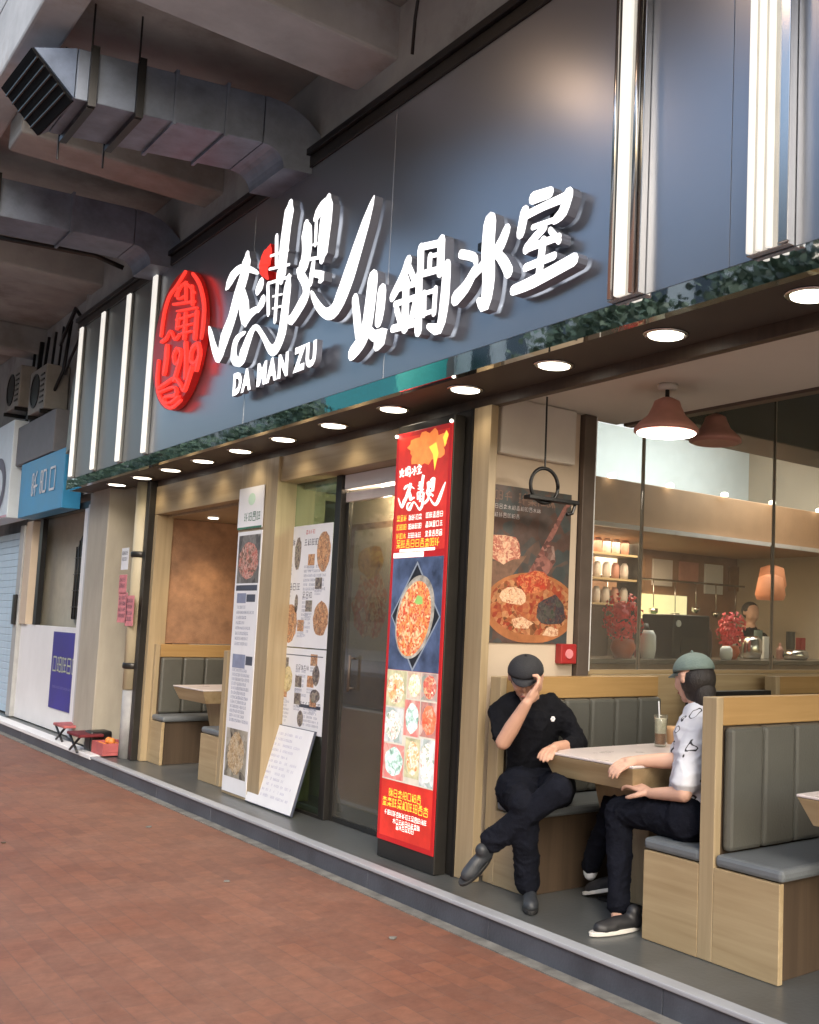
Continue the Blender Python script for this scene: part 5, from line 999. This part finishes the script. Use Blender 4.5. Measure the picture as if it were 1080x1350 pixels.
for i, (x, y, z, lab) in enumerate([(7.95, 6.45, 2.02, 'amber fabric lamp shade over the counter, lower of the two'), (8.28, 6.7, 2.14, 'amber fabric lamp shade over the counter, higher and farther right')]):
    t = thing('shade_lamp', (x, y, z), lab, 'hanging lamp', 'hanging lamps over the kitchen counter')
    b = B(); b.lathe((x, y, z - .13), [(.13, 0), (.15, .05), (.12, .22), (.04, .25)], 24); b.build('shade', mat('amber_shade', (.55, .20, .09), .7, var=.12, emit=.14), t, smooth=True)
    b = B(); b.tube([(x, y, z + .12), (x, y, 2.43)], .006, 6); b.build('cord', M['black'], t)
b = B(); b.box(10.2, 10.25, 4.95, 8.05, .13, 3.7); single(b, 'dark_curtain', M['black'], 'dark panel closing the kitchen at the right', 'panel')

# ================================================================== PEOPLE
def V3(p): return Vector(p)
def body_mesh(name, parent, m, chains, balls, voxel=.011, smooth=4, extra=None, wrinkle=0, wscale=9, label=None):
    b = B()
    for ch in chains:
        pts = [V3(p[:3]) for p in ch]; rs = [p[3] for p in ch]
        for i in range(len(pts) - 1):
            n_ = max(2, int((pts[i + 1] - pts[i]).length / .03)); 
            b.tube([pts[i].lerp(pts[i + 1], k / n_) for k in range(n_ + 1)], [rs[i] + (rs[i + 1] - rs[i]) * k / n_ for k in range(n_ + 1)], 14)
        for p, r_ in zip(pts, rs): b.ball(p, r_ * .995, 14, 10)
    for p, r_, sc in balls: b.ball(p, r_, 16, 12, sc)
    me = bpy.data.meshes.new('t'); me.from_pydata(b.v, [], b.f); o = bpy.data.objects.new('t', me); COL.objects.link(o)
    rm_ = o.modifiers.new('r', 'REMESH'); rm_.mode = 'VOXEL'; rm_.voxel_size = voxel
    sm = o.modifiers.new('s', 'SMOOTH'); sm.iterations = smooth; sm.factor = .5
    dg = bpy.context.evaluated_depsgraph_get(); me2 = bpy.data.meshes.new_from_object(o.evaluated_get(dg)); bpy.data.objects.remove(o)
    off = OFF[parent.name] if parent.name in OFF else Vector((0, 0, 0))
    me2.name = name
    if wrinkle:
        ns = [v.normal.copy() for v in me2.vertices]
        for v, n_ in zip(me2.vertices, ns):
            q = v.co * wscale; wq = Vector((noise.noise(q * .6), noise.noise(q * .6 + Vector((9, 2, 4))), noise.noise(q * .6 + Vector((3, 7, 1))))) * .9
            a = 1 - min(1, abs(noise.noise(Vector((q.x * 1.1, q.y * 1.1, q.z * .7)) + wq)) * 3.2); c = 1 - min(1, abs(noise.noise(Vector((q.x, q.y, q.z * 1.9)) * 1.7 + wq + Vector((5, 1, 2)))) * 3.4)
            v.co = v.co + n_ * wrinkle * (a * a * 1.3 + c * c * .8 - .55)
    if extra: extra(me2)
    for v in me2.vertices: v.co = v.co - off
    me2.materials.clear(); me2.materials.append(m)
    me2.shade_smooth()
    o = bpy.data.objects.new(name, me2); COL.objects.link(o); o.parent = parent; OFF[o.name] = off
    if label: o['label'] = label
    return o
def hand_chains(wr, kn, palm_n, curl=.5, s=1., spread=.0, side=1):
    """wrist, knuckle-line centre, palm normal (towards the palm side); five unequal bent fingers and a thumb"""
    wr, kn, pn_ = V3(wr), V3(kn), V3(palm_n).normalized(); d = (kn - wr).normalized(); ac = d.cross(pn_).normalized() * side
    ch = [[(*wr, .024 * s), (*(wr.lerp(kn, .55)), .026 * s)]]
    for i, (off, L_) in enumerate(((-.030, .072), (-.010, .082), (.010, .077), (.028, .062))):
        base = wr.lerp(kn, .35) + ac * off * .6 * s; k0 = kn + ac * off * s; dd = (d + ac * off * spread * 10).normalized(); ch.append([(*base, .014 * s), (*k0, .0115 * s)])
        p = k0; ang = 0; q = [(*p, .0105 * s)]
        for j in range(3):
            ang += curl * (.6 + .25 * j); v = dd * math.cos(ang) + pn_ * math.sin(ang); p = p + v * L_ * s * (.45, .32, .25)[j]; q.append((*p, (.0095, .0088, .0075)[j] * s))
        ch.append(q)
    b0 = wr.lerp(kn, .2) - ac * .02 * s; t1 = b0 + (d * .55 - ac * .75 + pn_ * .3).normalized() * .045 * s; t2 = t1 + (d * .85 - ac * .25 + pn_ * .45).normalized() * .035 * s; t3 = t2 + (d * .9 + pn_ * .4).normalized() * .025 * s
    ch.append([(*b0, .017 * s), (*t1, .013 * s), (*t2, .0115 * s), (*t3, .009 * s)])
    return ch
def head_parts(c, fwd, up, s=1.):
    """skull, jaw, nose, brow, ears, lips as blended volumes"""
    c, fwd, up = V3(c), V3(fwd).normalized(), V3(up); up = (up - fwd * up.dot(fwd)).normalized(); rt = fwd.cross(up)
    P_ = lambda a, b_, z: c + rt * a * s + fwd * b_ * s + up * z * s
    balls = [(P_(0, -.012, .02), .088 * s, (1, 1, 1)), (P_(0, .025, -.01), .072 * s, (1, 1, 1)), (P_(0, .035, -.055), .052 * s, (1, 1, 1)), (P_(0, .058, -.092), .026 * s, (1, 1, 1)),
             (P_(-.03, .06, -.03), .03 * s, (1, 1, 1)), (P_(.03, .06, -.03), .03 * s, (1, 1, 1)), (P_(0, .098, -.028), .0135 * s, (1, 1, 1)), (P_(0, .09, -.062), .013 * s, (1, 1, 1)), (P_(0, .088, -.073), .012 * s, (1, 1, 1)),
             (P_(-.08, -.01, -.012), .018 * s, (1, 1, 1)), (P_(.08, -.01, -.012), .018 * s, (1, 1, 1)), (P_(-.081, -.012, .008), .017 * s, (1, 1, 1)), (P_(.081, -.012, .008), .017 * s, (1, 1, 1))]
    chains = [[(*P_(0, .085, .018), .009 * s), (*P_(0, .101, -.024), .012 * s)], [(*P_(-.035, .078, .024), .011 * s), (*P_(.035, .078, .024), .011 * s)]]
    return balls, chains, P_
def face_bits(parent, P_, s=1.):
    for sx in (-1, 1):
        b = B(); b.ball(P_(sx * .031, .079, .004), .0105 * s, 12, 8, (1, 1, 1)); e = b.build('eye', M['white'], parent, smooth=True)
        b = B(); b.ball(P_(sx * .031, .0855, .004), .0052 * s, 10, 6); b.build('iris', M['hair'], e, smooth=True)
        b = B(); b.tube([P_(sx * .015, .09, .022), P_(sx * .032, .088, .028), P_(sx * .047, .078, .023)], .0035 * s, 6); b.build('eyebrow', M['hair'], parent, smooth=True)
    b = B(); b.tube([P_(-.02, .092, -.067), P_(0, .0985, -.066), P_(.02, .092, -.067)], [.003 * s, .006 * s, .003 * s], 8); b.build('lips', mat('lips', (.42, .14, .12), .5), parent, smooth=True)
def cap(parent, P_, m, brim_fwd=True, s=1., bdir=1):
    b = B(); n, mlat = 28, 9; vs = []; fs = []
    for k in range(mlat + 1):
        th = PI * .52 * k / mlat
        for i in range(n):
            ph = 2 * PI * i / n; vs.append(P_(.098 * math.sin(th) * math.cos(ph), -.008 + .108 * math.sin(th) * math.sin(ph), .036 + .085 * math.cos(th)))
    for k in range(mlat):
        for i in range(n): j = (i + 1) % n; fs.append((k * n + i, (k + 1) * n + i, (k + 1) * n + j, k * n + j))
    b.add(vs, fs); o = b.build('cap', m, parent, smooth=True)
    sol = o.modifiers.new('thick', 'SOLIDIFY'); sol.thickness = .004
    b = B(); pts = []
    for k in range(13):
        a = PI * (-.5 + k / 12) * .9 + PI / 2
        pts.append((P_(.083 * math.cos(a), (.09 * math.sin(a) - .006) * bdir + .0, .030), P_(.072 * math.cos(a), (.09 * math.sin(a) + .062 * math.sin(a)) * bdir, .012)))
    vs = [q for p_ in pts for q in p_]; b.add(vs, [(2 * k, 2 * k + 1, 2 * k + 3, 2 * k + 2) for k in range(12)]); br = b.build('brim', m, o, smooth=True)
    sol = br.modifiers.new('thick', 'SOLIDIFY'); sol.thickness = .004
    b = B(); b.ball(P_(0, -.008, .124), .008, 8, 6); b.build('button', m, o, smooth=True)
    return o
def shoe(parent, heel, toe, up, m, ms, name='shoe', s=1.):
    heel, toe, up = V3(heel), V3(toe), V3(up).normalized(); d = toe - heel; L_ = d.length; d = d.normalized(); up = (up - d * up.dot(d)).normalized()
    balls = []; chains = [[(*(heel + up * .042), .036 * s), (*(heel + d * L_ * .45 + up * .042), .036 * s), (*(toe - d * .035 + up * .030), .032 * s)], [(*(heel + up * .05 + d * .01), .036 * s), (*(heel + up * .085 + d * .015), .036 * s)]]
    rt = d.cross(up).normalized()
    chains.append([(*(heel + d * L_ * .55 + rt * .012 + up * .03), .030 * s), (*(toe - d * .05 + rt * .01 + up * .028), .03 * s)]); chains.append([(*(heel + d * L_ * .55 - rt * .012 + up * .03), .030 * s), (*(toe - d * .05 - rt * .01 + up * .028), .03 * s)])
    o = body_mesh(name, parent, m, chains, balls, .008, 3)
    b = B(); n = 20; lo, hi = [], []
    for k in range(n):
        a = 2 * PI * k / n; c_ = heel.lerp(toe, .5); wv = .040 + .006 * math.cos(a); p = c_ + d * math.cos(a) * (L_ * .5 + .022) + rt * math.sin(a) * wv * s
        lo.append(p + up * .0); hi.append(p + up * .020)
    b.hexa(lo, hi); b.build('sole', ms, o, bevel=.004)
    return o

# ---- man in black, legs crossed, hand at his face
MAN = thing('person', (3.55, 4.45, .58), 'person in black cap and clothes, legs crossed, hand raised to the face', 'person')
head_c = V3((3.405, 4.420, 1.269)); hf = V3((-.62, -.70, -.38)); hb, hc, PM = head_parts(head_c, hf, (0, 0, 1))
neck = V3((3.509, 4.500, 1.144)); chest = V3((3.537, 4.500, 1.007)); waist = V3((3.561, 4.530, 0.776))
shR, shL = V3((3.346, 4.560, 1.077)), V3((3.669, 4.420, 1.056))
elR, wrR = V3((3.261, 4.400, 0.935)), V3((3.301, 4.270, 1.141)); knR = V3((3.366, 4.250, 1.235))
elL, wrL = V3((3.734, 4.340, 0.904)), V3((3.486, 4.240, 0.914))
hipR, hipL = V3((3.44, 4.48, .665)), V3((3.62, 4.42, .665))
knL, akL, toL = V3((3.360, 4.051, 0.726)), V3((3.130, 4.309, 0.444)), V3((3.030, 4.377, 0.338))
knR_, akR, toR = V3((3.240, 4.183, 0.641)), V3((3.330, 4.242, 0.233)), V3((3.24, 4.14, .131))
wrL2 = wrL + V3((-.05, -.02, .0))
ch = hc + [[(*neck, .052), (*(head_c + V3((.01, .01, -.05))), .055)], [(*neck, .055), (*chest, .10)], [(*chest, .105), (*waist, .10)],
     [(*shR, .05), (*elR, .042), (*(elR.lerp(wrR, .35)), .043), (*wrR, .029)], [(*shL, .05), (*elL, .042), (*wrL, .028)],
     [(*hipR, .09), (*knR_, .058), (*akR, .036)], [(*hipL, .09), (*knL, .058), (*akL, .036)]]
ch += hand_chains(wrR, knR, (-.35, .55, .2), .75, 1.05, .0, 1) + hand_chains(wrL, wrL2 + V3((-.03, -.03, -.01)), (0, 0, -1), .4)
body_mesh('body', MAN, M['skin'], ch, hb, .005, 3)
face_bits(MAN, PM); cap(MAN, PM, M['capblack'])
b = B(); b.ball(PM(0, -.03, -.005), .088, 18, 12, (1, 1, 1)); hr = b.build('hair', M['hair'], MAN, smooth=True)
sh_m = lambda a, k: a + (k - a)
ch = [[(*(neck + V3((.0, 0, -.035))), .075), (*chest, .135)], [(*chest, .138), (*waist, .138), (*(waist + V3((0, 0, -.09))), .150)], [(*(shR.lerp(neck, .45)), .085), (*shR, .064), (*(shR.lerp(elR, .78)), .060)], [(*(shL.lerp(neck, .45)), .085), (*shL, .064), (*(shL.lerp(elL, .95)), .056), (*(elL.lerp(wrL, .5)), .048)]]
ch.append([(*(shR.lerp(chest, .35)), .095), (*(shL.lerp(chest, .35)), .095)])
body_mesh('shirt', MAN, M['blackcloth'], ch, [], .008, 3, wrinkle=.007, wscale=6)
ch = [[(*hipR, .125), (*(hipR.lerp(knR_, .55)), .086), (*knR_, .073), (*(knR_.lerp(akR, .5)), .068), (*akR, .064)], [(*hipL, .125), (*(hipL.lerp(knL, .55)), .086), (*knL, .074), (*(knL.lerp(akL, .5)), .068), (*akL.lerp(knL, .04), .063)], [(*hipR, .13), (*hipL, .13)], [(*(waist + V3((0, 0, -.06))), .135), (*((hipR + hipL) / 2), .135)]]
body_mesh('trousers', MAN, M['navycloth'], ch, [], .008, 3, wrinkle=.007, wscale=6)
shoe(MAN, akL + V3((.02, .02, -.075)), akL + V3((-.115, .045, -.19)), (-.5, -.35, .8), M['clog'], M['soleblack'])
shoe(MAN, V3((3.345, 4.235, .131)), V3((3.235, 4.08, .131)), (0, 0, 1), M['clog'], M['soleblack'])
b = B(); cb = V3((3.495, 4.285, 1.056))
for k in range(6):
    a = PI * k / 3; b.lathe(cb + V3((.009 * math.cos(a), 0, .009 * math.sin(a))), [(.0065, 0), (.003, -.004)], 8, (.3, 1, 0))
b.build('shirt_badge', M['paper'], MAN, label='small pale badge on the chest')

# ---- person in white, seen from the side
WOM = thing('person', (3.65, 3.35, .58), 'person in white patterned shirt and grey cap sitting against the bench post', 'person')
head_c = V3((3.648, 3.420, 1.324)); hf = V3((-.02, 1, -.16)); hb, hc, PW = head_parts(head_c, hf, (0, -.02, 1), .98)
neck = V3((3.658, 3.385, 1.186)); chest = V3((3.66, 3.36, 1.06)); waist = V3((3.65, 3.36, .82))
shF, shB = V3((3.612, 3.330, 1.103)), V3((3.84, 3.37, 1.12))
elF, wrF = V3((3.470, 3.292, 0.805)), V3((3.470, 3.507, 0.778)); knF = V3((3.470, 3.611, 0.799))
elB, wrB = V3((3.579, 3.470, 0.928)), V3((3.454, 3.600, 0.919)); knB = V3((3.394, 3.620, 0.903))
hipF, hipB = V3((3.56, 3.34, .68)), V3((3.74, 3.36, .68))
kF, aF = V3((3.500, 3.744, 0.663)), V3((3.470, 3.708, 0.228)); kB, aB = V3((3.720, 4.016, 0.634)), V3((3.720, 4.197, 0.290))
ch = hc + [[(*neck, .048), (*(head_c + V3((0, -.01, -.05))), .05)], [(*neck, .05), (*chest, .09)], [(*chest, .1), (*waist, .1)],
     [(*shF, .045), (*elF, .038), (*wrF, .025)], [(*shB, .045), (*elB, .038), (*(elB.lerp(wrB, .3)), .038), (*wrB, .025)],
     [(*hipF, .085), (*kF, .056), (*aF, .034)], [(*hipB, .085), (*kB, .056), (*aB, .034)], [(*aF, .034), (*(aF + V3((0, .0, -.05))), .034)]]
ch += hand_chains(wrF, knF, (.15, .1, -1), .35, .98, .15, -1) + hand_chains(wrB, knB, (.1, .35, -1), .55, 1.0, .25, 1)
body_mesh('body', WOM, M['skin2'], ch, hb, .005, 3)
face_bits(WOM, PW, .98); cap(WOM, PW, M['capgrey'], bdir=1)
b = B(); b.ball(PW(0, -.03, -.012), .088, 18, 12, (1, 1, 1.05)); b.tube([PW(0, -.045, -.03), PW(0, -.06, -.08), PW(0, -.055, -.14), PW(0, -.05, -.19)], [.06, .06, .05, .03], 14); b.ball(PW(0, -.025, -.06), .07, 14, 10); b.build('hair', M['hair'], WOM, smooth=True)
ch = [[(*(neck + V3((0, 0, -.045))), .075), (*chest, .13)], [(*chest, .135), (*waist, .14), (*(waist + V3((0, 0, -.10))), .145)], [(*(shF.lerp(neck, .4)), .075), (*shF, .07), (*(shF.lerp(elF, .80)), .072)], [(*(shB.lerp(neck, .4)), .075), (*shB, .07), (*(shB.lerp(elB, .80)), .070)]]
def prints(me):
    pass
wsh = body_mesh('shirt', WOM, M['whitecloth'], ch, [], .008, 3, wrinkle=.007, wscale=6)
m_, t_, p_ = _new('white_shirt_black_print')
tcn = _n(t_, 'ShaderNodeTexCoord'); nz_ = _n(t_, 'ShaderNodeTexNoise', Scale=13., Detail=1.); t_.links.new(tcn.outputs['Object'], nz_.inputs['Vector'])
sb_ = _n(t_, 'ShaderNodeMath', operation='SUBTRACT'); sb_.inputs[1].default_value = .66; t_.links.new(nz_.outputs['Fac'], sb_.inputs[0])
ab_ = _n(t_, 'ShaderNodeMath', operation='ABSOLUTE'); t_.links.new(sb_.outputs[0], ab_.inputs[0])
rr = _n(t_, 'ShaderNodeValToRGB'); rr.color_ramp.elements[0].position = .012; rr.color_ramp.elements[1].position = .022
rr.color_ramp.elements[0].color = (.03, .03, .035, 1); rr.color_ramp.elements[1].color = (.64, .66, .71, 1); t_.links.new(ab_.outputs[0], rr.inputs['Fac']); t_.links.new(rr.outputs[0], p_.inputs['Base Color']); p_.inputs['Roughness'].default_value = .85
wsh.data.materials.clear(); wsh.data.materials.append(m_)
ch = [[(*hipF, .115), (*(hipF.lerp(kF, .55)), .083), (*kF, .072), (*(kF.lerp(aF, .5)), .060), (*aF, .052)], [(*hipB, .115), (*(hipB.lerp(kB, .55)), .083), (*kB, .072), (*(kB.lerp(aB, .5)), .060), (*aB, .052)], [(*hipF, .12), (*hipB, .12)], [(*(waist + V3((0, 0, -.06))), .125), (*((hipF + hipB) / 2), .125)]]
body_mesh('trousers', WOM, M['navycloth'], ch, [], .008, 3, wrinkle=.007, wscale=6)
shoe(WOM, V3((3.485, 3.597, 0.131)), V3((3.253, 3.638, 0.131)), (0, 0, 1), M['shoe'], M['sole'])
bb = B(); bb.ball(aB + V3((.0, -.0, -.03)), .04, 12, 8, (1, 1, 1.3)); bb.build('sock', M['white'], WOM, smooth=True)
shoe(WOM, V3((3.74, 3.98, .20)), V3((3.70, 4.20, .135)), (0, .25, 1), M['shoe'], M['sole'])
# ---- kitchen worker
KW = thing('person', (7.9, 7.2, .13), 'person in dark clothes standing behind the kitchen counter at the right', 'person')
c0 = V3((8.62, 7.25, 1.78)); hb, hc, PK = head_parts(c0, (-.3, -1, -.3), (0, 0, 1))
ch = hc + [[(*c0, .05), (*(c0 + V3((0, .02, -.18))), .055)], [(*(c0 + V3((0, .02, -.2))), .1), (*(c0 + V3((0, .03, -.7))), .12), (*(c0 + V3((0, .03, -.85))), .13)], [(*(c0 + V3((-.2, .02, -.28))), .05), (*(c0 + V3((-.26, -.05, -.55))), .042), (*(c0 + V3((-.16, -.28, -.6))), .03)], [(*(c0 + V3((.2, .02, -.28))), .05), (*(c0 + V3((.26, -.05, -.55))), .042), (*(c0 + V3((.16, -.28, -.6))), .03)], [(*(c0 + V3((-.09, .03, -.85))), .09), (*(c0 + V3((-.1, .03, -1.6))), .05)], [(*(c0 + V3((.09, .03, -.85))), .09), (*(c0 + V3((.1, .03, -1.6))), .05)]]
body_mesh('body', KW, M['skin2'], ch, hb, .012, 3)
ch = [[(*(c0 + V3((0, .02, -.24))), .12), (*(c0 + V3((0, .03, -.6))), .15), (*(c0 + V3((0, .03, -.9))), .16)], [(*(c0 + V3((-.1, .02, -.26))), .09), (*(c0 + V3((-.2, .02, -.28))), .075), (*(c0 + V3((-.25, -.05, -.5))), .065)], [(*(c0 + V3((.1, .02, -.26))), .09), (*(c0 + V3((.2, .02, -.28))), .075), (*(c0 + V3((.25, -.05, -.5))), .065)], [(*(c0 + V3((-.09, .03, -.9))), .11), (*(c0 + V3((-.1, .03, -1.62))), .08)], [(*(c0 + V3((.09, .03, -.9))), .11), (*(c0 + V3((.1, .03, -1.62))), .08)]]
body_mesh('work_clothes', KW, M['blackcloth'], ch, [], .014, 3, wrinkle=.008)
b = B(); b.ball(PK(0, -.03, .02), .096, 16, 10); b.build('hair', M['hair'], KW, smooth=True)

# ================================================================== ACROSS THE STREET (seen only in the polished metal)
bw = [mat('facade_paint', c_, .8, var=.15, scale=1) for c_ in ((.34, .30, .26), (.22, .25, .27), (.4, .38, .34))]
for i, (y0, y1, h) in enumerate([(-30, 4, 16), (4.5, 20, 9), (21, 43, 18), (44, 110, 18)]):
    t = thing('street_building', (-22, (y0 + y1) / 2, 0), ['plain building across the street, nearest the camera side', 'low grey building across the street', 'tall pale building across the street', 'farthest building across the street'][i], 'building', 'buildings across the street')
    b = B(); b.box(-34, -22, y0, y1, -.14, h); b.build('wall', bw[i % 3], t)
    b = B(); z = 1
    while z < h - 2:
        y = y0 + 1
        while y < y1 - 2: b.box(-22.02, -21.97, y, y + 1.6, z + .6, z + 2); y += 3
        z += 3.1
    wn = b.build('window', M['black'], t); wn['kind'] = 'stuff'
b = B(); b.box(-21.9, -19, 43.5, 51, 11.8, 15.6); single(b, 'teal_awning', mat('teal_canvas', (.03, .30, .26), .6, var=.15), 'long teal canopy high on the building across the street', 'awning', bevel=.05)
def tree(loc, h, r_, seed, label):
    rng = random.Random(seed); t = thing('street_tree', loc, label, 'tree', 'street trees across the road'); x, y, z = loc
    b = B(); b.tube([(x, y, z), (x + .1, y, z + h * .3), (x - .05, y + .1, z + h * .55), (x, y, z + h * .8)], [.22, .17, .12, .05], 8)
    for k in range(5):
        a = k * 1.3; b.tube([(x, y, z + h * (.4 + .07 * k)), (x + r_ * .6 * math.cos(a), y + r_ * .6 * math.sin(a), z + h * (.6 + .07 * k))], [.08, .03], 6)
    b.build('trunk', M['bark'], t, smooth=True)
    b = B()
    cl = [Vector((rng.gauss(0, .42) * r_, rng.gauss(0, .42) * r_, h * .72 + rng.gauss(0, .13) * h)) for _ in range(16)]
    for k in range(9000):
        c = rng.choice(cl); p = Vector((x, y, z)) + c + Vector((rng.gauss(0, 1), rng.gauss(0, 1), rng.gauss(0, .7))) * r_ * .17
        a = Vector((rng.gauss(0, 1), rng.gauss(0, 1), rng.gauss(0, 1))).normalized() * .11; c_ = a.orthogonal().normalized() * .07
        b.add([p - a, p + c_, p + a, p - c_], [(0, 1, 2, 3)])
    lf = b.build('crown', M['leaf'], t); lf['kind'] = 'stuff'
    return t
for i, (y, h, r_) in enumerate([(8.5, 10.6, 3.4), (13.5, 10.6, 3.4), (18.5, 10.2, 3.0), (36, 9.8, 2.6), (50, 11.4, 4), (62, 11.6, 4.4)]):
    tree((-10.5, y, 0), h, r_, 40 + i, ['round street tree nearest the camera across the road', 'second street tree across the road', 'third street tree across the road', 'street tree opposite the teal canopy', 'broad street tree far beyond the teal canopy', 'farthest street tree across the road'][i])
b = B(); b.box(-22, -9, -30, 90, -.139, .0); b.build('far_pavement', M['concrete2'], kind='structure')
# a few specks of litter
for i, (p_, lab) in enumerate([((2.623, 7.802, 0.000), 'small pale scrap on the red paving nearest the step'), ((2.478, 5.984, 0.000), 'small pale scrap on the red paving in the middle'), ((2.710, 4.494, 0.000), 'small pale scrap on the red paving toward the bottom right'), ((1.672, 7.735, 0.000), 'dark leaf on the red paving at the left edge')]):
    b = B(); r0 = random.Random(i); x, y = p_[0], p_[1]
    lo = [(x + .018 * math.cos(a) * r0.uniform(.6, 1.3), y + .022 * math.sin(a) * r0.uniform(.6, 1.3), .003) for a in [k * PI / 3 for k in range(6)]]; b.hexa(lo, [(q[0], q[1], q[2] + .006) for q in lo]); single(b, 'litter_scrap', M['grout'] if i < 3 else M['darkwood'], lab, 'litter', 'scraps on the paving')

# ---- dining room behind the door
b = B(); b.box(3.88, 3.898, 5.3, 8.2, .9, 2.3); o_ = single(b, 'inside_mirror_wall', M['brownwall'], 'brown wall panel seen through the glass door', 'wall panel')
t = thing('reflection_panel', (3.87, 6.9, 1.3), 'red and orange panel inside the glass door imitating a reflection in the glass', 'poster')  # added panel: its colours stand in for a reflection in the door glass
pn = Panel((3.876, 7.30, 1.25), (0, -1, 0), (0, 0, 1), (-1, 0, 0)); b = B(); pn.slab(b, 0, 0, .62, 1.0, -.002, .001); b.build('sheet', M['cream'], t)
b = B(); pn.disc(b, .3, .42, .26, .26, .002, 20, .15, random.Random(3)); b.build('picture', food('red_reflection_print', [(.6, .05, .03), (.6, .2, .06), (.7, .5, .3), (.3, .03, .02)], 14, seed=4), t)
b = B(); pn.disc(b, .3, .75, .2, .14, .0024, 14, .2, random.Random(4)); b.build('picture', food('orange_reflection_print', [(.6, .4, .1), (.5, .25, .06), (.2, .1, .03)], 18, seed=2), t)
t = thing('entrance_fill_lamp', (3.75, 6.9, 2.8), 'small ceiling lamp added inside the glass door to brighten the entrance', 'ceiling lamp')  # unseen lamp, added to brighten the space behind the door
b = B(); b.lathe((3.75, 6.6, 2.50), [(.04, 0), (.05, .01), (.05, .04)], 20); b.build('diffuser', M['disc'], t)
lamp('entrance_fill_beam', 'POINT', (3.75, 6.6, 2.42), 9, (1, .8, .6), .05, parent=t)
b = B(); b.box(3.56, 3.98, 5.12, 7.57, 2.56, 2.60); b.build('entrance_ceiling', M['ceil'], kind='structure')
